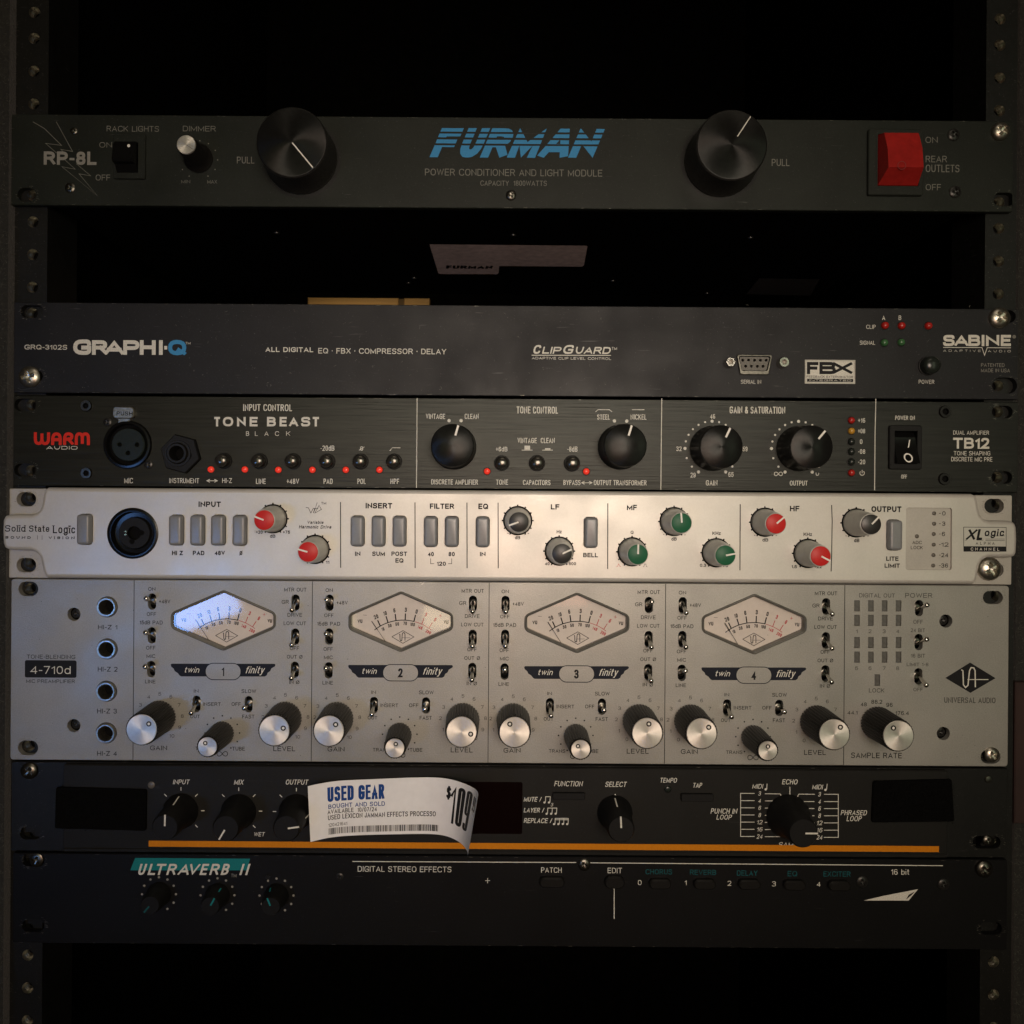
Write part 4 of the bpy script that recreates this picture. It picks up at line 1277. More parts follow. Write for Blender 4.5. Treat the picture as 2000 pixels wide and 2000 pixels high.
mb.add([(-wv, -h, z) for z, h in prof] + [(wv, -h, z) for z, h in prof], [(i, i + 1, n + i + 1, n + i) for i in range(n - 1)] + [tuple(range(n)), tuple(n + i for i in range(n))])
ro = mb.build('rocker', MT['gloss'], sw, loc=(c.x, 0, c.z), smooth=20)


def on_rocker(x, z):
    return (x, -(1.1 + (-z / hv) * 3.13 + 0.12) if z < 0 else -(1.1 - z / hv * 1.45 + 0.12), z)


mb = MB()
vs = []; n = 28
for r in (1.45, 2.1):
    for i in range(n):
        a = 2 * math.pi * i / n; vs.append(on_rocker(r * math.cos(a) + 0.1, r * math.sin(a) * 1.08 - 5.1))
mb.add(vs, [(i, (i + 1) % n, n + (i + 1) % n, n + i) for i in range(n)])
vs = [on_rocker(x, z) for x, z in ((0.9, -0.15), (1.5, -0.15), (2.5, 3.7), (2.0, 3.7))]
mb.add(vs, [(0, 1, 2, 3)])
mb.build('switch_marks', MT['stripe'], sw, loc=(c.x, 0, c.z), recalc=False)
T('DUAL AMPLIFIER', 1398, 1008, 1668, 1040, W_, fp); T('TB12', 1397, 1062, 1670, 1146, W_, fp, bold=0.035)
T('TONE SHAPING', 1402, 1163, 1677, 1197, W_, fp); T('DISCRETE MIC PRE', 1383, 1207, 1693, 1242, W_, fp)
for x, y in ((1332, 866), (1328, 1373)):
    c = Q(x, y); hexscrew(t, (c.x, 0, c.z), 2.9, MT['knobblack'])
# ================================================================== 4 CHANNEL STRIP (cream)
t, xa, xb, z0, z1 = unit('channel_strip', 951.5 + 9, 1135.8, 17.5, 1976.5,
                         'cream silver channel strip with red, green and black capped knobs and a protruding curved fascia', 'channel strip')
K = 'bprint'; B_ = MT[K]
HF = 5.0
fr(0, 940)
holes = [mount_slot(202, 136, 148, 108), mount_slot(202, 632, 148, 108)]
fr(1500, 940); holes += [mount_slot(1703, 186, 152, 108), mount_slot(1703, 668, 152, 108)]
ear = front(t, xa, xb, z0, z1, holes, MT['sslear'], gap=0.1)
cavity(t, xa, xb, z0, z1)
# rim rings round the slots
fr(0, 940)
for ox, x, y in ((0, 202, 136), (0, 202, 632), (1500, 1703, 186)):
    fr(ox, 940)
    o_ = capz(x, y, 164, 122); i_ = capz(x, y, 148, 108)
    loc_build(MB().plate(o_, [i_], 0.35, 0.0, 0.2), 'slot_rim', MT['sslear'], ear, smooth=40)
# fascia outline: read at the fascia's own height, mirrored ears
fr(0, 940)
left = [(352, 52), (330, 70), (318, 105), (312, 160), (298, 205), (272, 236), (235, 252), (60, 252), (30, 262), (14, 295), (11, 380), (14, 470), (30, 505), (58, 520), (232, 524), (268, 540), (294, 572), (308, 622), (318, 680), (332, 712), (350, 732)]
lp = zs_(left, HF)
fr(1500, 940)
right = [(1556, 778), (1580, 752), (1592, 700), (1602, 640), (1624, 600), (1664, 578), (1835, 578), (1868, 568), (1884, 540), (1888, 440), (1884, 345), (1868, 312), (1835, 300), (1680, 298), (1640, 286), (1612, 255), (1598, 205), (1588, 140), (1574, 108), (1548, 90)]
rp = zs_(right, HF)
ztopf = max(p[1] for p in lp + rp); zbotf = min(p[1] for p in lp + rp)
ztm = (lp[0][1] + rp[-1][1]) / 2; zbm = (lp[-1][1] + rp[0][1]) / 2
lp[0] = (lp[0][0], ztm); rp[-1] = (rp[-1][0], ztm); lp[-1] = (lp[-1][0], zbm); rp[0] = (rp[0][0], zbm)
outline = lp + rp
fr(0, 940)
BT = [(0, 648, 362), (0, 1338, 368), (0, 1497, 368), (0, 1653, 369), (0, 1815, 370), (500, 768, 375), (500, 926, 376), (500, 1084, 376), (500, 1320, 379), (500, 1478, 379), (500, 1711, 381), (1000, 594, 386), (1500, 945, 405)]
bh = []
for ox, x, y in BT:
    fr(ox, 940); bh.append(rectz(x - 54, y - 118, x + 54, y + 118, HF, r=1.9))
fr(0, 940); xc = Q(1003, 392, HF); bh.append(circ(xc.x, xc.z, mmz(188), 48))
fr(1500, 940); lp_ = rectz(1040, 200, 1388, 670, HF, r=1.2); bh.append(lp_)
# three stacked rings give the moulding its rolled edge
mb = MB()
o0 = outline; o1 = offset_poly(outline, -0.45); o2 = offset_poly(outline, -1.1); o3 = offset_poly(outline, -1.9)
n = len(outline)
lay = [(o0, 0.02), (o0, HF - 1.9), (o1, HF - 0.75), (o2, HF - 0.18), (o3, HF)]
vs = [(x, -h, z) for p, h in lay for x, z in p]
fs = [(k * n + i, k * n + (i + 1) % n, (k + 1) * n + (i + 1) % n, (k + 1) * n + i) for k in range(len(lay) - 1) for i in range(n)]
mb.add(vs, fs)
mb.plate(o3, bh, HF, None)
for p in bh:
    m_ = len(p)
    mb.add([(x, -HF, z) for x, z in p] + [(x, -0.2, z) for x, z in p], [(i, (i + 1) % m_, m_ + (i + 1) % m_, m_ + i) for i in range(m_)])
fa = mb.build('fascia', MT['ssl'], t, smooth=40)
MB().box(P(150, 1040).x, P(1860, 1040).x, 0.0, -0.3, z0 + 5, z1 - 5).build('fascia_backing', MT['cavity'], t)
o_ = loc_build(MB().plate(offset_poly(lp_, -0.05), [], HF - 1.0, HF - 1.4), 'meter_window', MT['sslear'], t)
for k, (ox, x, y) in enumerate(BT):
    fr(ox, 940); c = Q(x, y, HF)
    hw, hh = mmz(48.5, HF), mmz(111.5, HF)
    prof = [(0.0, 0.0), (0.0, HF + 2.2), (0.25, HF + 2.75), (0.7, HF + 3.05), (1.3, HF + 3.15)]
    vs = []; m_ = 0
    for inset, h in prof:
        rr = rpoly([(-hw + inset, -hh + inset), (hw - inset, -hh + inset), (hw - inset, hh - inset), (-hw + inset, hh - inset)], max(0.4, 1.5 - inset), 5)
        m_ = len(rr); vs += [(x2, -h, z2) for x2, z2 in rr]
    fs = [(a * m_ + i, a * m_ + (i + 1) % m_, (a + 1) * m_ + (i + 1) % m_, (a + 1) * m_ + i) for a in range(len(prof) - 1) for i in range(m_)]
    fs.append(tuple((len(prof) - 1) * m_ + i for i in range(m_)))
    MB().add(vs, fs).build('push_button', MT['btn'], t, loc=(c.x, 0, c.z), smooth=45)
# combo socket
C_ = (xc.x, 0, xc.z); R = mmz(190)
x_ = MB().lathe([(R, HF - 0.4), (R * 1.0, HF + 0.35), (R * 0.97, HF + 0.6), (R * 0.86, HF + 0.5), (R * 0.83, HF - 0.6), (R * 0.80, HF - 2.6), (R * 0.64, HF - 2.8)], 64, cap1=False).build('input_socket', MT['gloss'], t, loc=C_, smooth=40)
MB().lathe([(R * 0.62, HF - 4.8), (R * 0.62, HF - 1.6), (R * 0.60, HF - 1.3), (R * 0.27, HF - 1.3), (R * 0.25, HF - 4.8)], 48, cap1=False).build('socket_core', MT['knobmatte'], x_, loc=C_, smooth=40)
MB().disc(R * 0.95, 0.3, 40).build('socket_depth', MT['cavity'], x_, loc=C_, recalc=False)
MB().disc(R * 0.27, 1.2, 28).disc(1.25, HF - 1.27, 20, 3.6, 0.2).disc(1.25, HF - 1.27, 20, -1.0, -4.1).build('pin_hole', MT['cavity'], x_, loc=C_, recalc=False)
for dz in (0.75, -0.75):
    MB().box(-4.5, -3.3, -HF + 1.2, -HF + 0.8, dz - 0.42, dz + 0.42, 0.1).build('contact', MT['gold'], x_, loc=C_)


def TS(s, a, b, c_, d, **k): T(s, a, b, c_, d, k.pop('m', B_), fa, h=HF, bold=k.pop('bold', 0.0) * 1.5 + 0.012, **k)


def LS(st, wd=6, **k): return lines(st, wd, k.pop('m', B_), fa, h=HF, **k)


fr(0, 940)
TS('INPUT', 1498, 152, 1667, 195, bold=0.022)
for s, a, b in (('Hi Z', 1298, 1380), ('PAD', 1455, 1543), ('48V', 1620, 1697)): TS(s, a, 524, b, 558, bold=0.022)
TS('0', 1808, 526, 1829, 558, bold=0.02); LS([[(1806, 560), (1831, 524)]], 4)
# serif-like wordmark: bold verticals, small foot serifs
TS('Solid', 38, 331, 192, 381, bold=0.002, serif=True); TS('State', 219, 333, 372, 382, bold=0.002, serif=True); TS('Logic', 399, 333, 567, 410, bold=0.002, serif=True)
TS('S O U N D', 40, 414, 232, 434, bold=0.03, serif=True); TS('V I S I O N', 367, 416, 563, 437, bold=0.03, serif=True); LS([[(283, 408), (283, 440)], [(318, 408), (318, 441)]], 3)
LS([[(1925, 368), (1925, 392)]], 2)


def ring11(cx, cy, skip=(), R=115, ends=True):
    pts = []
    for a in (-150, -120, -90, -60, -30, 0, 30, 60, 90, 120, 150):
        if a in skip: continue
        pts.append((cx + R * math.sin(math.radians(a)), cy - R * math.cos(math.radians(a))))
    dots(pts, 6.5, B_, fa, h=HF)


def KN(cx, cy, capm, cap_, tip, lab=None):
    c = Q(cx, cy, HF); ssl_knob(t, (c.x, -HF, c.z), MT[capm], angz(cap_, tip), lab)


fr(500, 940)
ring11(128, 283); KN(128, 283, 'capred', (60, 291), (-8, 265), 'red-capped knob at the top')
TS('+20', 0, 371, 50, 396, bold=0.015); TS('dB', 105, 401, 147, 426, bold=0.015); TS('+75', 203, 371, 257, 396, bold=0.015)
LS([[(376, 198), (396, 200), (414, 240), (432, 205), (444, 205), (432, 240)], [(462, 160), (436, 240), (448, 205), (470, 203)], [(478, 180), (444, 240), (494, 212), (480, 190)]], 4, name='logo_strokes')
TS('TM', 492, 156, 530, 175, bold=0.01)
TS('Variable', 385, 298, 512, 322, shear=0.22, bold=0.012); TS('Harmonic Drive', 323, 331, 572, 358, shear=0.22, bold=0.012)
ring11(446, 514); KN(446, 514, 'capred', (391, 537), (318, 517), 'red-capped knob lower down')
TS('11', 527, 599, 553, 622, bold=0.015)
for x in (638, 1200, 1592, 1827): LS([[(x, 154 + x * 0.004), (x + 1, 650 + x * 0.004)]], 7, name='divider_line')
TS('INSERT', 827, 163, 1028, 206, bold=0.022)
for s, a, b, y in (('IN', 747, 788, 530), ('SUM', 877, 973, 530), ('POST', 1022, 1140, 530), ('EQ', 1052, 1113, 581)): TS(s, a, y, b, y + 34, bold=0.02)
TS('FILTER', 1312, 167, 1495, 209, bold=0.022)
TS('40', 1297, 533, 1342, 566, bold=0.02); TS('80', 1453, 533, 1500, 566, bold=0.02); TS('120', 1365, 606, 1433, 638, bold=0.02)
LS([[(1318, 582), (1318, 622), (1345, 622)], [(1477, 582), (1477, 622), (1450, 622)]], 4)
TS('EQ', 1678, 168, 1752, 211, bold=0.022); TS('IN', 1690, 533, 1732, 566, bold=0.02)
fr(1000, 940)
ring11(43, 297); KN(43, 297, 'capblack', (45, 301), (-10, 320), 'black-capped knob by LF')
TS('dB', 22, 412, 62, 438, bold=0.015); LS([[(-36, 393), (-24, 393)]], 4); TS('+', 116, 387, 131, 401, bold=0.01)
TS('LF', 293, 173, 358, 213, bold=0.022); TS('Hz', 337, 368, 375, 393, bold=0.015)
ring11(356, 527); KN(356, 527, 'capblack', (372, 546), (440, 514), 'black-capped frequency knob')
TS('40', 248, 610, 283, 634, bold=0.015); TS('600', 428, 610, 483, 634, bold=0.015); TS('BELL', 537, 540, 648, 574, bold=0.02)
LS([[(723, 166), (722, 662)]], 7, name='divider_line'); TS('MF', 867, 177, 943, 218, bold=0.022)
ring11(906, 532); KN(906, 532, 'capgreen', (940, 548), (942, 465), 'green-capped Q knob'); TS('Q', 895, 373, 917, 398, bold=0.012)
LS([[(788, 645), (798, 640), (805, 622), (812, 640), (822, 645)]], 3, m=MT['rdial']); LS([[(988, 647), (996, 643), (1000, 624), (1010, 624), (1014, 643), (1022, 647)]], 3)
ring11(1223, 304); KN(1223, 304, 'capgreen', (1277, 305), (1271, 230), 'green-capped gain knob')
TS('dB', 1203, 422, 1243, 448, bold=0.015); LS([[(1140, 403), (1150, 403)]], 4); TS('+', 1298, 398, 1312, 411, bold=0.01)
ring11(1541, 539); KN(1541, 539, 'capgreen', (1600, 547), (1672, 533), 'green-capped frequency knob')
TS('KHz', 1512, 379, 1575, 405, bold=0.015); TS('0.3', 1418, 622, 1465, 646, bold=0.015); TS('5', 1612, 624, 1630, 648, bold=0.015)
LS([[(1722, 173), (1720, 672)]], 7, name='divider_line')
ring11(1908, 309); KN(1908, 309, 'capred', (1992, 313), (2046, 268), 'red-capped gain knob by HF')
TS('dB', 1890, 430, 1934, 455, bold=0.015); LS([[(1826, 408), (1836, 408)]], 4); TS('+', 1988, 403, 2002, 416, bold=0.01)
fr(1500, 940)
TS('HF', 165, 185, 237, 227, bold=0.022); TS('KHz', 268, 387, 332, 413, bold=0.015)
ring11(300, 544); KN(300, 544, 'capred', (382, 559), (450, 594), 'red-capped frequency knob')
TS('1.5', 178, 632, 218, 656, bold=0.015); TS('22', 368, 635, 405, 656, bold=0.015)
LS([[(480, 179), (484, 300), (480, 560), (476, 680)]], 7, name='divider_line')
TS('OUTPUT', 780, 188, 1007, 233, bold=0.022)
ring11(666, 314); KN(666, 314, 'capblack', (772, 321), (828, 262), 'black-capped output knob')
TS('dB', 650, 433, 690, 460, bold=0.015); LS([[(584, 412), (594, 412)]], 4); TS('+', 748, 407, 762, 420, bold=0.01)
TS('LITE', 892, 567, 985, 601, bold=0.02); TS('LIMIT', 880, 620, 995, 653, bold=0.02)
hw_ = HF - 1.0
for x, y, s, a, b in ((1253, 242, '0', 1315, 1340), (1253, 320, '3', 1315, 1338), (1250, 398, '6', 1312, 1336), (1250, 478, '12', 1308, 1362), (1248, 557, '24', 1308, 1360), (1246, 636, '36', 1308, 1358)):
    c = Q(x, y, hw_); led(o_, (c.x, -hw_, c.z), 0.95, MT['dotled'], hh=0.5, bezel=False)
    T(s, a, y - 16, b, y + 16, MT['nprint'], o_, h=hw_, bold=0.015, merge='mtr'); lines([[(1290, y), (1303, y)]], 4, MT['nprint'], o_, h=hw_)
c = Q(1123, 415, hw_); led(o_, (c.x, -hw_, c.z), 0.95, MT['dotled'], hh=0.5, bezel=False)
T('ADC', 1090, 449, 1160, 474, MT['nprint'], o_, h=hw_, bold=0.01); T('LOCK', 1078, 487, 1168, 513, MT['nprint'], o_, h=hw_, bold=0.01)
LS([[(1476, 346), (1797, 348), (1797, 529), (1477, 529), (1476, 346)]], 4, name='badge_outline')
fill(rectz(1478, 491, 1796, 528, HF), B_, fa, h=HF, name='badge_bar')
TS('X', 1492, 361, 1584, 443, shear=0.3, bold=0.02); TS('L', 1572, 361, 1630, 443, shear=0.2, bold=0.02)
TS('ogic', 1630, 360, 1787, 430, shear=0.15, bold=0.012)
LS([[(1636, 412), (1680, 412)], [(1715, 412), (1786, 412)], [(1640, 436), (1786, 436)], [(1640, 447), (1786, 448)], [(1484, 444), (1500, 444)], [(1574, 444), (1625, 444)]], 3)
TS('A L P H A', 1568, 457, 1710, 480, serif=True, m=MT['nprint']); T('C H A N N E L', 1530, 500, 1745, 524, W_, fa, h=HF + 0.05, bold=0.015)
rack_screw(t, 1712, 668, 88, m='nickel', rot=30, dome=3.8, h=3)

# ================================================================== 5 FOUR-CHANNEL PREAMP (silver, 2U)
t, xa, xb, z0, z1 = unit('four_channel_preamp', 1136, 1492, 20.5, 1970,
                         'silver two-unit-high four-channel preamp with four diamond-shaped VU meters and chrome toggles', 'preamplifier')
N_ = MT['nprint']
DXC = [-85.6, 0.0, 84.9, 170.4]      # channel offsets from channel two, mm
fr(0, 940); holes = [mount_slot(214, 812, 150, 110)]
c_h = []
for ox, oy, x, y in ((0, 940, 558, 1003), (0, 1280, 557, 530), (1500, 940, 1342, 1055), (1500, 1280, 1323, 590)):
    fr(ox, oy); q = Q(x, y); c_h.append((q.x, q.z)); holes.append(circ(q.x, q.z, mmz(50), 24))
fr(0, 1280); holes += [mount_slot(212, 697, 152, 110)]
fr(1500, 940); holes += [mount_slot(1697, 877, 152, 100)]
fr(1500, 1280); holes += [mount_slot(1680, 765, 150, 104)]
JK = [(0, 940, 810, 948), (0, 940, 810, 1265), (0, 1280, 805, 270), (0, 1280, 803, 585)]
jk = []
for ox, oy, x, y in JK:
    fr(ox, oy); q = Q(x, y); jk.append(q); holes.append(circ(q.x, q.z, 3.5, 20))
TG = []    # (x, z, state)
states = {0: [1, 1, 1, -1, -1, -1, -1, 0], 1: [1, 1, 1, -1, -1, -1, -1, 0], 2: [-1, -1, 1, 1, -1, -1, -1, 0], 3: [-1, -1, 1, -1, -1, -1, -1, 0]}
slots2 = [(940, 555, 917), (940, 552, 1172), (1280, 548, 113), (940, 1637, 925), (940, 1635, 1182), (1280, 1632, 118), (1280, 890, 375), (1280, 1283, 378)]
for ch in range(4):
    for (oy, x, y), s in zip(slots2, states[ch]):
        fr(500, oy); q = Q(x, y); TG.append((q.x + DXC[ch], q.z, s))
for oy, x, y, s in ((940, 1140, 957, 1), (940, 1137, 1213, 1), (1280, 1135, 158, -1)):
    fr(1500, oy); q = Q(x, y); TG.append((q.x, q.z, s))
for x, z, s in TG: holes.append(rrect(x - 1.95, x + 1.95, z - 3.95, z + 3.95, 1.9, 5))
LB = []
for yy, oy in ((940, 940), (1050, 940), (1217, 940), (1327, 940)):
    for x in (671, 776, 880, 985):
        fr(1500, oy); LB.append(rectz(x - 21, yy - 42, x + 21, yy + 42))
fr(1500, 1280); LB.append(rectz(804, 143, 846, 231))
holes += LB
# meter openings
R2 = (660, 1130, 8.05)
mo = [(995, 195), (1815, 553), (1815, 800), (990, 1158), (165, 800), (165, 553)]
fr(*R2)
mpoly = rpoly(zs_(mo), [3.0, 3.4, 3.4, 3.0, 3.4, 3.4], 8)
mc = Q(990, 675)
for ch in range(4): holes.append([(x + DXC[ch], z) for x, z in offset_poly(mpoly, -0.3)])
fp = front(t, xa, xb, z0, z1, holes, MT['ua'], gap=0.3, r=1.6)
MB().box(xa + 12, xb - 12, 6.6, 6.1, z0 + 1.5, z1 - 1.5).build('inner_plate', MT['cavity'], t)
for x, z in c_h:
    s_ = screw(t, (x, 0, z), 2.3, MT['blackmetal'], dome=0.7, rot=random.uniform(0, 90), name='recessed_screw'); s_.location.y += 2.6 * MM
for q in jk:
    o = MB().lathe([(4.75, 0), (4.7, 0.8), (4.3, 1.3), (3.7, 1.3), (3.35, 0.6), (3.35, -5)], 36, cap1=False).build('phone_jack', MT['nickel'], t, loc=(q.x, 0, q.z), smooth=40)
    MB().disc(3.4, -4.9, 20).build('jack_bore', MT['cavity'], o, loc=(q.x, 0, q.z), recalc=False)
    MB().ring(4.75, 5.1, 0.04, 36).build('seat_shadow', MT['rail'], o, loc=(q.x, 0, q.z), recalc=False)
for x, z, s in TG: toggle(t, (x, 0, z), s)
for p in LB:
    xs = [a for a, b in p]; zz = [b for a, b in p]
    loc_build(MB().box(min(xs) + 0.1, max(xs) - 0.1, 3, 0.35, min(zz) + 0.1, max(zz) - 0.1, 0.1), 'led_window', MT['ledbar'], t)


def TU(s, a, b, c_, d, ch=None, m=None, **k):
    """print on the front; ch list repeats it on the channels"""
    for c in ([1] if ch is None else ch):
        k.setdefault('bold', 0.012)
        T(s, a, b, c_, d, m or N_, fp, dx=0 if ch is None else DXC[c], **k)


ALL = [0, 1, 2, 3]
fr(500, 940)
for s, a, b, c_, d in (('ON', 525, 808, 580, 836), ('+48V', 608, 902, 692, 931), ('OFF', 515, 998, 585, 1026), ('15dB PAD', 462, 1060, 635, 1090), ('OFF', 510, 1252, 580, 1280), ('MIC', 513, 1315, 578, 1343),
                       ('MTR OUT', 1552, 812, 1720, 842), ('GR', 1533, 905, 1587, 934), ('DRIVE', 1577, 1003, 1687, 1032), ('LOW CUT', 1548, 1067, 1717, 1096), ('OFF', 1595, 1255, 1665, 1283), ('OUT Ø', 1572, 1320, 1690, 1348)):
    TU(s, a, b, c_, d, ch=ALL)
fr(500, 1280)
for s, a, b, c_, d in (('LINE', 502, 193, 580, 221), ('IN Ø', 1590, 198, 1667, 226), ('IN', 870, 265, 905, 291), ('INSERT', 940, 363, 1073, 391), ('OUT', 843, 457, 915, 484), ('SLOW', 1230, 265, 1340, 294), ('OFF', 1155, 363, 1225, 391), ('FAST', 1235, 457, 1327, 486),
                       ('TRANS', 882, 699, 1005, 726), ('TUBE', 1160, 699, 1255, 728), ('GAIN', 540, 690, 668, 726), ('LEVEL', 1470, 695, 1635, 733)):
    TU(s, a, b, c_, d, ch=ALL)
for ch in ALL:
    for cx, cy in ((613, 473), (1562, 480)):
        for k in range(11):
            a = math.radians(-147.5 + 29.5 * k); x = cx + 170 * math.sin(a); y = cy - 172 * math.cos(a) - 2
            wd = 20 if k not in (1, 10) else (10 if k == 1 else 36)
            T(str(k), x - wd / 2, y - 12, x + wd / 2, y + 14, MT['nprint'], fp, dx=DXC[ch], merge='num%d%d' % (ch, cx), name='scale_numerals')
    dots([(1085 + 130 * math.sin(math.radians(a)), 595 - 130 * math.cos(math.radians(a))) for a in (-150, -120, -90, -60, -30, 0, 30, 60, 90, 120, 150)], 6, B_, fp, dx=DXC[ch])
    infinity(1085, 752, 80, N_, fp, wz=5, dx=DXC[ch])
rings = {0: (((1070, 575), (1127, 530)), ((1563, 690), (1547, 660)), ((118, 570), (195, 548))), 1: (((550, 567), (608, 512)), ((1047, 690), (1056, 653)), ((1562, 592), (1638, 609))),
         2: (((2020 - 1932 - 68, 570), (-22, 498)), ((512, 697), (492, 672)), ((1030, 592), (1043, 510))), 3: (((1447, 603), (1503, 552)), ((1920, 725), (1920, 690)), ((497, 608), (545, 547)))}
fr(500, 1280)
kp = [Q(613, 473), Q(1085, 595), Q(1562, 480)]
for ch in ALL:
    for i, (cap_, tip) in enumerate(rings[ch]):
        q = kp[i]; a = angz(cap_, tip)
        if i == 1: fluted_knob(t, (q.x + DXC[ch], 0, q.z), 5.9, 5.15, 19.6, 4.35, a)
        else: fluted_knob(t, (q.x + DXC[ch], 0, q.z), 8.1, 7.6, 19.4, 6.95, a)
fr(1500, 1280)
q = Q(822, 508); fluted_knob(t, (q.x, 0, q.z), 8.1, 7.6, 19.4, 6.95, angz((980, 610), (932, 538)), label='sample rate selector knob')
# divider grooves
dv = [(262.2, 1133, 259.6, 1486), (611.3, 1134, 606.8, 1487), (956, 1136, 952.6, 1488), (1299.4, 1138, 1298.4, 1491), (1649.3, 1141, 1648.3, 1498)]
for ua_, va_, ub_, vb_ in dv:
    x = (P(ua_, va_).x + P(ub_, vb_).x) / 2
    MB().box(x - 0.16, x + 0.16, 0.02, -0.05, z0 + 0.5, z1 - 0.5).build('divider_line', N_, fp)
# twin / finity banners
fr(500, 1280)


def script_word(txt, x0, x1, ytop, ybase, ydesc, dx):
    """slanted two-weight lettering"""
    T(txt, x0, ytop, x1, ydesc, W_, fp, h=0.03, bold=0.006, shear=0.34, dx=dx, name='script_lettering')


for ch in ALL:
    d = DXC[ch]
    wing = [(695, 78), (704, 72), (1478, 73), (1487, 80), (1482, 92), (1455, 108), (1446, 128), (1428, 140), (1420, 160), (1405, 169), (775, 168), (762, 160), (748, 142), (726, 128), (718, 110), (700, 95)]
    fill([(x + d, z) for x, z in zs_(wing)], MT['navy'], fp, name='banner')
    ov = rrect(*(lambda a, b: (a.x, b.x, b.z, a.z))(Q(955, 65), Q(1228, 197)), 4.0, 10)
    ov = [(x + d, z) for x, z in ov]
    ovi = offset_poly(ov, -0.38)
    mb = MB(); n = len(ov); mb.add([(x, -0.075, z) for x, z in ov] + [(x, -0.075, z) for x, z in ovi], [(i, (i + 1) % n, n + (i + 1) % n, n + i) for i in range(n)])
    loc_build(mb, 'banner_ring', MT['navy'], fp, recalc=False)
    loc_build(MB().plate(ovi, [], 0.07, None), 'banner_oval', MT['ua'], fp, recalc=False)
    s_ = str(ch + 1); wd = 34 if ch else 18
    T(s_, 1090 - wd / 2, 98, 1090 + wd / 2, 166, B_, fp, h=0.05, bold=0.035, dx=d)
    script_word('twin', 795, 920, 97, 140, 140, d); script_word('finity', 1252, 1412, 92, 140, 160, d)
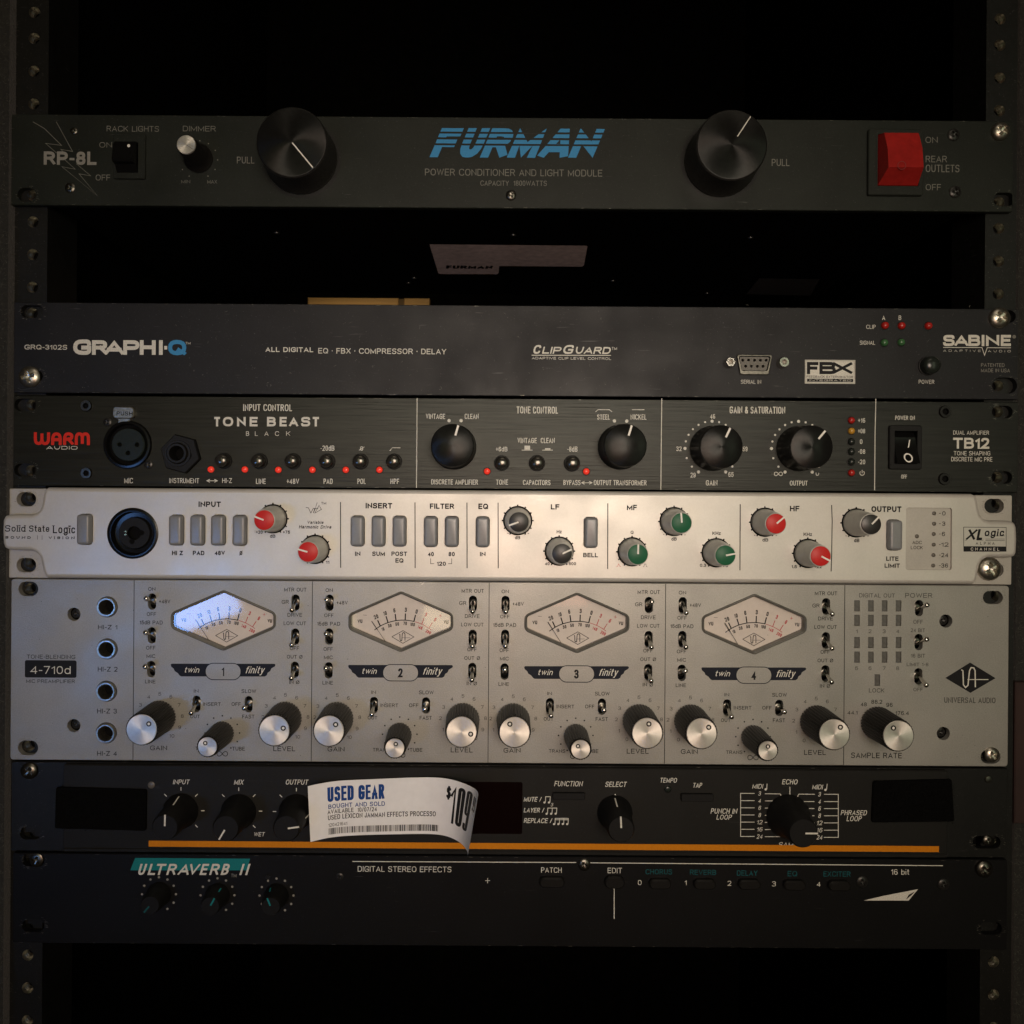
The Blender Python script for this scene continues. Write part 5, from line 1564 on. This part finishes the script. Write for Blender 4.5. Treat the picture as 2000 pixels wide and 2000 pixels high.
# meters
for ch in ALL:
    d = DXC[ch]
    fr(*R2)
    O = (mc.x + d, 0, mc.z)
    rel = lambda pts, h=0.0: [(Q(x, y, h).x - mc.x, Q(x, y, h).z - mc.z) for x, y in pts]
    mp = [(x - mc.x, z - mc.z) for x, z in mpoly]
    prof = [(0.0, -0.5), (0.0, 0.35), (-0.20, 0.70), (-0.55, 0.90), (-0.95, 0.70), (-1.25, 0.15), (-1.4, -0.6), (-1.55, -2.6)]
    n = len(mp); vs = []
    for off, h in prof: vs += [(x, -h, z) for x, z in offset_poly(mp, off)]
    fs = [(k * n + i, k * n + (i + 1) % n, (k + 1) * n + (i + 1) % n, (k + 1) * n + i) for k in range(len(prof) - 1) for i in range(n)]
    m = MB().add(vs, fs).build('vu_meter', MT['bezel'], t, loc=O, smooth=50)
    MB().plate(offset_poly(mp, -0.9), [], -2.5, -3.2).build('dial', MT['dial'], m, loc=O)
    MB().plate(offset_poly(mp, -1.30), [], -0.15, None).build('glass', MT['glass'], m, loc=O)
    hd = -2.5
    # the printed scale is centred on the dial, so drawn relative to the recessed card
    cd = Q(995, 672, hd)
    rl = lambda x, y: ((Q(x, y, hd).x - cd.x), (Q(x, y, hd).z - cd.z))

    def arc(x0, x1, k=24):
        # circle through (575,808) (1022,653) (1468,815)
        R_ = 720.0; cx_, cy_ = 1022.0, 653.0 + R_
        return [rl(x, cy_ - math.sqrt(R_ * R_ - (x - cx_) ** 2)) for x in [x0 + (x1 - x0) * i / k for i in range(k + 1)]]
    mb = MB(); mb.strip(arc(575, 1205), 0.42, -2.44)
    for a, b in (((757, 592), (787, 690)), ((900, 556), (914, 662)), ((1062, 548), (1058, 655)), ((1221, 570), (1196, 672)), ((625, 655), (665, 742))):
        mb.strip([rl(*a), rl(*b)], 0.58, -2.42)
    lo = [rl(*p) for p in ((848, 915), (1024, 818), (1195, 918), (1022, 1018), (848, 915))]
    mb.strip(lo, 0.28, -2.44)
    mb.strip([rl(*p) for p in ((965, 872), (975, 880), (977, 960), (990, 978), (1005, 970), (1012, 870), (1025, 850), (1045, 852), (1055, 872), (1055, 975))], 0.36, -2.41)
    mb.strip([rl(1010, 930), rl(1135, 930)], 0.16, -2.40)
    mb.strip([rl(395, 572), rl(455, 577)], 0.16, -2.44)
    mb.build('dial_scale', B_, m, loc=(O[0] + cd.x - mc.x, 0, O[2] + cd.z - mc.z), recalc=False)
    mb = MB(); mb.strip(arc(1212, 1468, 12), 0.26, -2.44)
    for a, b in (((1355, 620), (1320, 712)), ((1486, 690), (1432, 775))): mb.strip([rl(*a), rl(*b)], 0.34, -2.42)
    mb.strip([rl(1590, 582), rl(1635, 592)], 0.18, -2.44); mb.strip([rl(1618, 562), rl(1608, 610)], 0.18, -2.43)
    mb.build('red_scale', MT['rdial'], m, loc=(O[0] + cd.x - mc.x, 0, O[2] + cd.z - mc.z), recalc=False)
    ox_, oz_ = O[0] + cd.x - mc.x, O[2] + cd.z - mc.z
    for s, x, y, hz, r_, red in (('20', 600, 600, 58, 22, 0), ('10', 740, 545, 58, 12, 0), ('6', 888, 500, 60, 6, 0), ('3', 1068, 490, 62, -3, 0), ('0', 1238, 518, 62, -12, 0), ('3', 1385, 565, 56, -22, 1), ('6', 1530, 645, 56, -30, 1),
                                 ('10', 708, 795, 48, 22, 0), ('30', 815, 740, 48, 10, 0), ('50', 932, 715, 48, 5, 0), ('70', 1057, 705, 48, -2, 0), ('100', 1172, 720, 48, -8, 0), ('140', 1292, 768, 46, -22, 1), ('200', 1422, 838, 46, -28, 1),
                                 ('VU', 348, 672, 52, 4, 0), ('VU', 1700, 685, 50, -4, 0)):
        px_, pz_ = rl(x, y)
        TL(s, ox_ + px_, oz_ + pz_, mmz(hz * 1.14, hd), MT['rdial'] if red else B_, m, -2.43, rot=r_, bold=0.035 if s == 'VU' else 0.028, merge='dn%d%d' % (ch, red), wfac=0.82, name='dial_numerals')
    # needle floating above the card
    hn = -1.5
    nj = (0, -9, 5, 12)[ch]; A = rl(545 + nj, 660 - nj * .6); Bp = rl(780 + nj * .25, 1020); Cc = rl(812, 1072)
    mb = MB(); mb.tube([(A[0], -hn, A[1]), (A[0] * 0.62 + Bp[0] * .38, -hn, A[1] * .62 + Bp[1] * .38)], 0.19, 6)
    mb.tube([(A[0] * 0.62 + Bp[0] * .38, -hn, A[1] * .62 + Bp[1] * .38), (Cc[0], -hn, Cc[1])], 0.11, 6)
    mb.build('needle', MT['knobmatte'], m, loc=(ox_, 0, oz_))
    pv = rl(795, 1052); MB().lathe([(0.5, -2.0), (0.5, -1.3)], 14, pv[0], pv[1]).build('needle_pivot', MT['knobmatte'], m, loc=(ox_, 0, oz_))
fr(0, 940)
TU('HI-Z 1', 740, 1084, 885, 1118); TU('TONE-BLENDING', 203, 1308, 568, 1341, bold=0.006)
fr(0, 1280)
TU('HI-Z 2', 738, 86, 887, 123); TU('HI-Z 3', 733, 402, 882, 439); TU('HI-Z 4', 733, 722, 882, 758)
fill(rectz(188, 37, 578, 168, r=0.9), B_, fp, name='badge'); T('4-710d', 230, 80, 533, 141, W_, fp, h=0.05)
TU('MIC PREAMPLIFIER', 198, 180, 565, 210, bold=0.006)
fr(1500, 940)
G4 = mat('dark_grey_ink', (0.055, 0.052, 0.047), 0.5, noise=0.3, nscale=1800)
TU('DIGITAL OUT', 688, 845, 958, 878, m=G4); TU('POWER', 1035, 843, 1240, 880, m=G4); TU('OFF', 1097, 1045, 1168, 1076, m=G4); TU('24 BIT', 1078, 1110, 1185, 1139, m=G4); TU('16 BIT', 1080, 1302, 1185, 1331, m=G4)
for s, x in (('1', 671), ('2', 770), ('3', 877), ('4', 979)): TU(s, x - (5 if s == '1' else 11), 1118, x + (5 if s == '1' else 11), 1146, m=G4)
fr(1500, 1280)
for s, x in (('5', 668), ('6', 770), ('7', 877), ('8', 979)): TU(s, x - 11, 84, x + 11, 111, m=G4)
TU('LIMIT 1-8', 1047, 55, 1210, 82, m=G4); TU('OFF', 1097, 244, 1168, 271, m=G4); TU('LOCK', 762, 248, 878, 281, m=G4)
fill(zs_([(1338, 170), (1525, 54), (1717, 172), (1527, 283)]), B_, fp, name='logo_diamond')
mb = MB(); L_ = MT['gprint2']
mb.strip(zs_([(1458, 108), (1470, 116), (1474, 222), (1490, 242), (1508, 226), (1520, 115), (1532, 92), (1552, 94), (1562, 115), (1564, 240)]), mmz(9), 0.10)
mb.strip(zs_([(1505, 182), (1662, 182)]), mmz(6), 0.12); loc_build(mb, 'logo_strokes', MT['wprint'], fp, recalc=False)
TU('UNIVERSAL AUDIO', 1330, 316, 1717, 361, m=G4)
for s, a, b, c_, d in (('44.1', 600, 418, 675, 446), ('48', 700, 355, 745, 384), ('88.2', 780, 335, 862, 366), ('96', 893, 358, 940, 389), ('176.4', 962, 420, 1063, 451), ('SAMPLE RATE', 627, 733, 1010, 777)): TU(s, a, b, c_, d)
rack_screw(t, 1712, 762, 56, m='nickel', rot=35, dome=2.2, h=1.5)
# chips and small dirt specks in the paint
sc = MB()
fr(500, 940)
for x, y in ((1235, 765), (1250, 772), (1262, 762), (1245, 780)):
    q = Q(x, y); sc.strip([(q.x, q.z), (q.x + 1.1, q.z + 0.25)], 0.22, 0.05)
loc_build(sc, 'paint_chips', MT['dial'], fp, recalc=False)
sc = MB()
for _ in range(45):
    x = random.uniform(xa + 4, xb - 4); z = random.uniform(z0 + 3, z1 - 3); sc.disc(random.uniform(0.06, 0.2), 0.04, 7, x, z)
o = loc_build(sc, 'dirt_specks', MT['nprint'], fp, recalc=False); o['kind'] = 'stuff'

# ================================================================== 6 LOOPER UNIT
t, xa, xb, z0, z1 = unit('loop_processor', 1493, 1670, 22, 1968,
                         'black looper unit with an orange stripe along its bottom edge and a curling price tag', 'effects processor')
fr(0, 1280); holes = [mount_slot(228, 1342, 160, 95), mount_slot(228, 868, 130, 110)]
fr(1500, 1280); holes += [mount_slot(1650, 1410, 210, 95)]
ear = front(t, xa, xb, z0, z1, holes, MT['rail'])
fr(0, 1280); ja = Q(475, 1000, 2).x
fr(1500, 1280); jb = Q(1358, 1100, 2).x
HJ = 2.0
fp = MB().plate(rrect(ja, jb, z0 + 1.2, z1 - 0.8, 0.8), [], HJ, 0.02, 0.5).build('fascia', MT['jam'], t, smooth=30)
cavity(t, xa, xb, z0, z1)


def TJ(s, a, b, c_, d, m=None, **k): T(s, a, b, c_, d, m or W_, fp, h=HJ, shear=k.pop('shear', 0.2), bold=k.pop('bold', 0.006), **k)


def LJ(st, wd=6, m=None, **k): return lines(st, wd, m or W_, fp, h=HJ, **k)


so_ = P(1000, 1652.5, HJ)
xo0 = P(290.6, 1650, HJ).x; xo1 = P(1833.6, 1660, HJ).x
MB().box(xo0, xo1, -HJ + 0.02, -HJ - 0.12, so_.z - 1.42, so_.z + 1.42).build('orange_stripe', MT['orange'], fp)
MB().box(ja + 0.5, jb - 0.5, -HJ + 0.02, -HJ - 0.6, z0 + 1.3, z0 + 3.0, 0.3).build('bottom_lip', MT['jam'], fp)
fr(0, 1280)
c = Q(225, 868); screw(t, (c.x, 0, c.z), mmz(62), MT['dnickel'], dome=2.4, rot=50, name='rack_screw')
TJ('INPUT', 1305, 937, 1433, 973); TJ('MIX', 1765, 937, 1842, 976)
c = Q(1143, 978, HJ); led(t, (c.x, -HJ, c.z), 1.7, MT['dotled'], bezel=False, hh=0.6)


def ticks(cx, cy, angs, r0=152, r1=178):
    LJ([[(cx + r * math.sin(math.radians(a)), cy - r * math.cos(math.radians(a))) for r in (r0, r1)] for a in angs], 6, name='scale_ticks')


ticks(1366, 1172, (-45, 0, 45, 90, 135))
c = Q(1366, 1172, HJ); soft_knob(t, (c.x, -HJ, c.z), 8.4, 6.2, 18.5, 0 + 1, W_, label='black input knob')
ticks(1802, 1175, (-45, 0, 45, 90, 135))
c = Q(1802, 1178, HJ); soft_knob(t, (c.x, -HJ, c.z), 8.4, 6.2, 18.5, -149, W_, label='black mix knob')
fr(500, 1280)
TJ('OUTPUT', 222, 937, 397, 976); TJ('WET', -17, 1334, 68, 1366)
ticks(305, 1178, (-90, -45, 0))
c = Q(305, 1178, HJ); soft_knob(t, (c.x, -HJ, c.z), 8.4, 6.2, 18.5, 82, W_, label='black output knob beside the price tag')
# display window
dw = loc_build(MB().plate(rectz(1540, 955, 2010, 1345, HJ, r=0.8), [], HJ + 0.35, HJ, 0.15), 'display_window', MT['window'], t)
fr(1000, 1280)
TJ('FUNCTION', 318, 948, 537, 989); TJ('SELECT', 702, 953, 868, 993)


def slot_btn(x0, y0, x1, y1, h, pt, base=HJ, m='knobmatte', r=0.5):
    o = loc_build(MB().plate(rectz(x0, y0, x1, y1, base, r=r), [], base + h, base, 0.25), 'push_button', MT[m], pt, smooth=30)
    return o


slot_btn(306, 1030, 548, 1082, 1.6, t); slot_btn(1272, 1038, 1514, 1094, 1.6, t)
c = Q(775, 1185, HJ); soft_knob(t, (c.x, -HJ, c.z), 8.4, 6.2, 18.5, -3, W_, label='black select knob')
LJ([[(777, 1046), (786, 1066)]], 8)
TJ('MUTE /', 88, 1068, 225, 1104, bold=0.01); TJ('LAYER /', 88, 1150, 245, 1186, bold=0.01); TJ('REPLACE /', 88, 1228, 305, 1266, bold=0.01)


def notes(x, y0, y1, n_, step, double=False):
    st = []; dt = []
    for k in range(n_):
        xx = x + k * step
        st.append([(xx + 8, y0), (xx + 6, y1)]); dt.append((xx - 1, y1, 8))
    st.append([(x + 6, y0), (x + (n_ - 1) * step + 10, y0)])
    if double: st.append([(x + 6, y0 + 10), (x + (n_ - 1) * step + 10, y0 + 10)])
    LJ(st, 5, name='music_note_stems'); dots(dt, 8, W_, fp, h=HJ, name='music_note_heads')


notes(246, 1066, 1110, 2, 34); TJ('3', 292, 1114, 313, 1140)
notes(262, 1152, 1195, 3, 34); notes(318, 1230, 1273, 4, 33, True)
TJ('TEMPO', 1115, 924, 1248, 961); c = Q(1175, 1007, HJ); led(t, (c.x, -HJ, c.z), 1.6, MT['offled'], hh=1.0)
TJ('TAP', 1363, 962, 1438, 999)
TJ('MIDI', 1812, 970, 1898, 1006); LJ([[(1925, 968), (1922, 1010)]], 5); dots([(1914, 1011, 9)], 9, W_, fp, h=HJ)
ys = [1041, 1096, 1150, 1204, 1258, 1312, 1366]
LJ([[(1725, 1038), (1725, 1368)]] + [[(1725, y), (1830, y)] for y in ys], 5, name='printed_bracket')
for s, y in zip(('3', '4', '6', '8', '12', '16', '24'), ys): TJ(s, 1870 - 12 * len(s), y - 15, 1870 + 12 * len(s), y + 17)
TJ('PUNCH IN', 1498, 1155, 1703, 1196); TJ('LOOP', 1542, 1202, 1662, 1240)
fr(1500, 1280)
LJ([[(-24, 1044), (90, 1045), (107, 1073)]] + [[(-24, y + 2), (x, y + 2)] for y, x in zip(ys[1:], (60, 25, 10, 15, 45, 100))], 5, name='printed_bracket')
TJ('ECHO', 105, 935, 227, 974); LJ([[(165, 992), (165, 1062)]], 5)
LJ([[(220, 1073), (233, 1047), (352, 1048)], [(270, 1103), (350, 1103)], [(310, 1155), (350, 1156)], [(333, 1210), (350, 1210)], [(345, 1264), (352, 1264)], [(345, 1319), (352, 1319)]], 5, name='printed_bracket')
ys2 = [1048, 1103, 1156, 1210, 1264, 1319, 1373]
LJ([[(422, y), (530, y)] for y in ys2] + [[(530, 1045), (530, 1376)]], 5, name='printed_bracket')
for s, y in zip(('3', '4', '6', '8', '12', '16', '24'), ys2): TJ(s, 390 - 12 * len(s), y - 17, 390 + 12 * len(s), y + 17)
TJ('MIDI', 332, 975, 417, 1011); LJ([[(446, 970), (442, 1014)]], 5); dots([(433, 1015, 9)], 9, W_, fp, h=HJ)
TJ('PHRASED', 548, 1168, 750, 1207); TJ('LOOP', 592, 1212, 710, 1252); TJ('SAMPLE', 78, 1410, 290, 1449)
c = Q(150, 1212, HJ); soft_knob(t, (c.x, -HJ, c.z), 10.4, 6.9, 18.5, 90, W_, label='larger black mode knob between the two loop scales')
# hook-and-loop patches
fr(0, 1280)


def velcro(poly, lab):
    mb = MB().plate(rpoly(poly, 1.2, 4), [], HJ + 1.2, HJ + 0.02, 0.4)
    xs = [p[0] for p in poly]; zz = [p[1] for p in poly]
    for _ in range(2600):
        x = random.uniform(min(xs), max(xs)); z = random.uniform(min(zz), max(zz)); a = random.uniform(0, 6.28); l = random.uniform(.3, .9)
        mb.add([(x - .05, -HJ - 1.1, z), (x + .05, -HJ - 1.1, z), (x + l * math.cos(a), -HJ - 1.1 - random.uniform(.2, .8), z + l * math.sin(a))], [(0, 1, 2)])
    return loc_build(mb, 'hook_and_loop_patch', MT['velcro'], t, recalc=False, label=lab)


velcro(zs_([(432, 988), (1112, 1008), (1108, 1318), (420, 1300)], HJ), 'fuzzy black patch on the left')
fr(1500, 1280); velcro(zs_([(788, 945), (1380, 930), (1398, 1248), (775, 1256)], HJ), 'fuzzy black patch on the right')
rack_screw(t, 1672, 1408, 40, m='dnickel', rot=10, dome=1.5)
screwc = Q(1660, 935); MB().lathe([(1.8, 0), (1.5, 0.5), (0.8, 0.6)], 16).build('rivet', MT['dnickel'], t, loc=(screwc.x, 0, screwc.z), smooth=40)
FPJ = fp

# ================================================================== 7 REVERB UNIT
t, xa, xb, z0, z1 = unit('reverb_processor', 1671.5, 1850, 24, 1968,
                         'black reverb unit with a teal logo band and a thin white line', 'effects processor')
fr(0, 1280); holes = [mount_slot(250, 1545, 170, 95), mount_slot(250, 2040, 170, 95)]
fr(1500, 1280); holes += [mount_slot(1680, 2060, 170, 95)]
fp = front(t, xa, xb, z0, z1, holes, MT['ultra'])
cavity(t, xa, xb, z0, z1)
fr(0, 1280)
fill(zs_([(1020, 1528), (1888, 1534), (1862, 1622), (983, 1622)]), MT['teal'], fp, name='logo_band')
for ch, a, b in (('U', 1036, 1112), ('L', 1112, 1192), ('T', 1162, 1258), ('R', 1254, 1345), ('A', 1338, 1446), ('V', 1412, 1515), ('E', 1505, 1580), ('R', 1578, 1668), ('B', 1664, 1742), ('I', 1806, 1838), ('I', 1850, 1882)):
    T(ch, a, 1573, b, 1658, MT['wprint'], fp, h=0.02, bold=0.028, shear=0.3, merge='uv', name='logo_lettering')
T('TM', 1743, 1648, 1785, 1675, MT['gprint2'], fp)
R3 = [-150, -120, -90, -60, -30, 0, 30, 60, 90, 120, 150]
for cx, cy, ang, pm in ((1200, 1802, -140, 'dteal'), (1642, 1810, 28, 'teal'), (1932 + 155, 1812, -22, 'teal')):
    dots([(cx + 128 * math.sin(math.radians(a)), cy - 128 * math.cos(math.radians(a))) for a in R3], 9, MT['gprint2'], fp)
    c = Q(cx, cy); o = soft_knob(t, (c.x, 0, c.z), 5.9, 4.6, 10.0, ang, MT[pm])
fr(500, 1280)
lines([[(728, 1555), (2417, 1563)]], 6, W_, fp, name='white_line')
T('DIGITAL STEREO EFFECTS', 768, 1590, 1475, 1637, W_, fp)
lines([[(1729, 1700), (1767, 1700)], [(1748, 1681), (1748, 1720)]], 4, W_, fp, name='plus_mark')
c = Q(632, 1670); screw(t, (c.x, 0, c.z), 1.8, MT['blackmetal'], dome=0.6, rot=20)
c = Q(90, 1672); MB().lathe([(1.2, 0), (1.0, .3)], 12).build('rivet', MT['rail'], t, loc=(c.x, 0, c.z))
fr(1000, 1280)
lines([[(590, 1565), (3252, 1587)]], 6, W_, fp, name='white_line')
c = Q(545, 1577); screw(t, (c.x, 0, c.z), 2.9, MT['dnickel'], dome=1.4, rot=25)
T('PATCH', 220, 1600, 375, 1641, W_, fp); T('EDIT', 722, 1603, 830, 1644, W_, fp)
lines([[(771, 1752), (771, 1990)]], 6, W_, fp, name='white_line')
DT = MT['dteal']
T('CHORUS', 1008, 1613, 1208, 1654, DT, fp, bold=0.01); T('REVERB', 1343, 1617, 1540, 1658, DT, fp, bold=0.01); T('DELAY', 1697, 1622, 1853, 1664, DT, fp, bold=0.01)
T('0', 950, 1696, 978, 1734, W_, fp); T('1', 1304, 1698, 1318, 1735, W_, fp); T('2', 1627, 1702, 1655, 1739, W_, fp)


def pill(x, y, w_=165, h_=72):
    o = loc_build(MB().plate(capz(x, y, w_, h_), [], 2.6, 0.0, 0.6), 'push_button', MT['knobblack'], t, smooth=40)


pill(300, 1700, 190, 76); pill(770, 1700, 150, 90); pill(1112, 1712); pill(1447, 1714); pill(1783, 1716)
fr(1500, 1280)
T('EQ', 148, 1627, 220, 1668, DT, fp, bold=0.01); T('EXCITER', 418, 1629, 623, 1671, DT, fp, bold=0.01)
T('3', 30, 1706, 60, 1743, W_, fp); T('4', 368, 1708, 396, 1745, W_, fp)
pill(190, 1722); pill(527, 1726)
T('16 bit', 930, 1614, 1067, 1656, W_, fp)
for x, y in ((710, 1707), (1322, 1727)):
    c = Q(x, y); screw(t, (c.x, 0, c.z), 2.7, MT['blackmetal'], dome=1.1, rot=15)
fill(zs_([(1133, 1764), (1092, 1812), (1062, 1850), (720, 1850), (870, 1815)]), W_, fp, name='logo_arrow', holes=[zs_([(1110, 1781), (1084, 1808), (1040, 1844), (1062, 1806)])])
rack_screw(t, 1648, 1625, 64, m='dnickel', rot=40, dome=2.6)
fr(0, 1280); rack_screw(t, 262, 1556, 52, m='dnickel', rot=70, dome=1.0)

# ================================================================== PRICE TAG
fr(590, 1500, 5.222)
tg = thing('price_tag', tuple(P(760, 1600, 3)), 'curled white paper price tag on the looper, printed with used-gear text, barcode and price', 'price tag')
key = [(58, 187, 85, 755, 9.0), (150, 165, 168, 734, 7.0), (250, 147, 262, 713, 5.2), (350, 133, 360, 700, 4.2), (450, 125, 455, 691, 3.6), (700, 116, 700, 681, 3.0), (1000, 102, 1000, 675, 2.9), (1150, 97, 1145, 672, 3.2), (1300, 95, 1288, 672, 4.2),
       (1420, 100, 1390, 678, 6.0), (1530, 118, 1480, 695, 8.6), (1630, 148, 1560, 728, 12), (1710, 182, 1618, 765, 16.5), (1765, 212, 1655, 800, 21.5), (1790, 240, 1678, 838, 26.5), (1797, 262, 1690, 872, 31), (1797, 275, 1689, 903, 35)]


def surf(x, f, lift=0.0):
    """x: mean of top/bottom x in zoom px, f: 0 top .. 1 bottom"""
    mid = [(k[0] + k[2]) / 2 for k in key]
    i = 0
    while i < len(key) - 2 and mid[i + 1] < x: i += 1
    s = (x - mid[i]) / (mid[i + 1] - mid[i]) if mid[i + 1] != mid[i] else 0
    a, b = key[i], key[i + 1]
    g = [a[j] * (1 - s) + b[j] * s for j in range(5)]
    A = Q(g[0], g[1], g[4] + lift); B = Q(g[2], g[3], g[4] + lift)
    return A.lerp(B, f)


import bisect
rows = 10; mb = MB(); vs = []
fine = []
for i in range(len(key) - 1):
    for s in (0, 0.25, 0.5, 0.75): fine.append([key[i][j] * (1 - s) + key[i + 1][j] * s for j in range(5)])
fine.append(list(key[-1]))
# smooth the interpolated generators once so the curl has no facets
for _ in range(3):
    fine = [fine[0]] + [[(fine[i - 1][j] + 2 * fine[i][j] + fine[i + 1][j]) / 4 for j in range(5)] for i in range(1, len(fine) - 1)] + [fine[-1]]
key = fine
for g in key:
    A = Q(g[0], g[1], g[4]); B = Q(g[2], g[3], g[4])
    for r in range(rows + 1): vs.append(tuple(A.lerp(B, r / rows)))
nr = rows + 1
fs = [(i * nr + r, i * nr + r + 1, (i + 1) * nr + r + 1, (i + 1) * nr + r) for i in range(len(key) - 1) for r in range(rows)]
# real thickness
nv = len(vs); back = [(x, y + 0.12, z) for x, y, z in vs]
fb = [tuple(nv + k for k in f[::-1]) for f in fs]
bd = [(i * nr, (i + 1) * nr) for i in range(len(key) - 1)] + [((i + 1) * nr + rows, i * nr + rows) for i in range(len(key) - 1)] + [(r + 1, r) for r in range(rows)] + [((len(key) - 1) * nr + r, (len(key) - 1) * nr + r + 1) for r in range(rows)]
fe = [(a, b, nv + b, nv + a) for a, b in bd]
mb.add(vs + back, fs + fb + fe)
paper = loc_build(mb, 'paper', MT['paper'], tg, smooth=50)


def on_tag(x0, x1, f0, f1, lift=0.14):
    def fn(out, fs_):
        xs = [p[0] for p in out]; zz = [p[2] for p in out]
        ax, bx, az, bz = min(xs), max(xs), min(zz), max(zz)
        r = []
        for x, y, z in out:
            s = (x - ax) / (bx - ax); q = (bz - z) / (bz - az) if bz > az else 0
            p = surf(x0 + (x1 - x0) * s, f0 + (f1 - f0) * q, lift + (-(y) % 0.05))
            r.append((p.x, p.y, p.z))
        return r, fs_
    return fn


def TT(s, x0, x1, f0, f1, m, bold=0.0):
    TREQ.append(dict(t=s, c=(0, 0), w=(x1 - x0) / 21.15, h=(f1 - f0) * 27.0, y=0, m=m, p=paper, b=bold, s=0.0, g=None, n='lettering', r=0.0, fn=on_tag(x0, x1, f0, f1)))


TT('USED', 262, 528, 0.095, 0.36, MT['tagblue'], 0.035); TT('GEAR', 575, 842, 0.095, 0.36, MT['tagblue'], 0.035)
TT('BOUGHT AND SOLD', 268, 845, 0.405, 0.485, MT['tagblue'], 0.02)
TT('AVAILABLE  10/07/24', 258, 762, 0.50, 0.578, B_, 0.012)
TT('USED LEXICON JAMMAN EFFECTS PROCESSO', 262, 1366, 0.598, 0.685, B_, 0.012)
TT('120421641', 265, 458, 0.745, 0.805, B_, 0.0)
TT('$', 1462, 1505, 0.12, 0.36, B_, 0.02)
TT('1', 1500, 1556, 0.10, 0.755, B_, 0.0); TT('0', 1572, 1640, 0.09, 0.76, B_, -0.01); TT('9', 1650, 1702, 0.085, 0.765, B_, -0.01)
TT('99', 1712, 1735, 0.12, 0.36, B_, 0.02)
mb = MB(); x = 265.0; random.seed(21)
while x < 1400:
    wb = random.choice([3, 3, 5, 8, 11]); x2 = min(x + wb, 1403)
    n0 = [tuple(surf(a, f, 0.12)) for a, f in ((x, 0.832), (x2, 0.832), (x2, 0.945), (x, 0.945))]
    mb.add(n0, [(0, 1, 2, 3)]); x = x2 + random.choice([3, 4, 6, 8])
loc_build(mb, 'barcode', B_, paper, recalc=False)

flush_text()
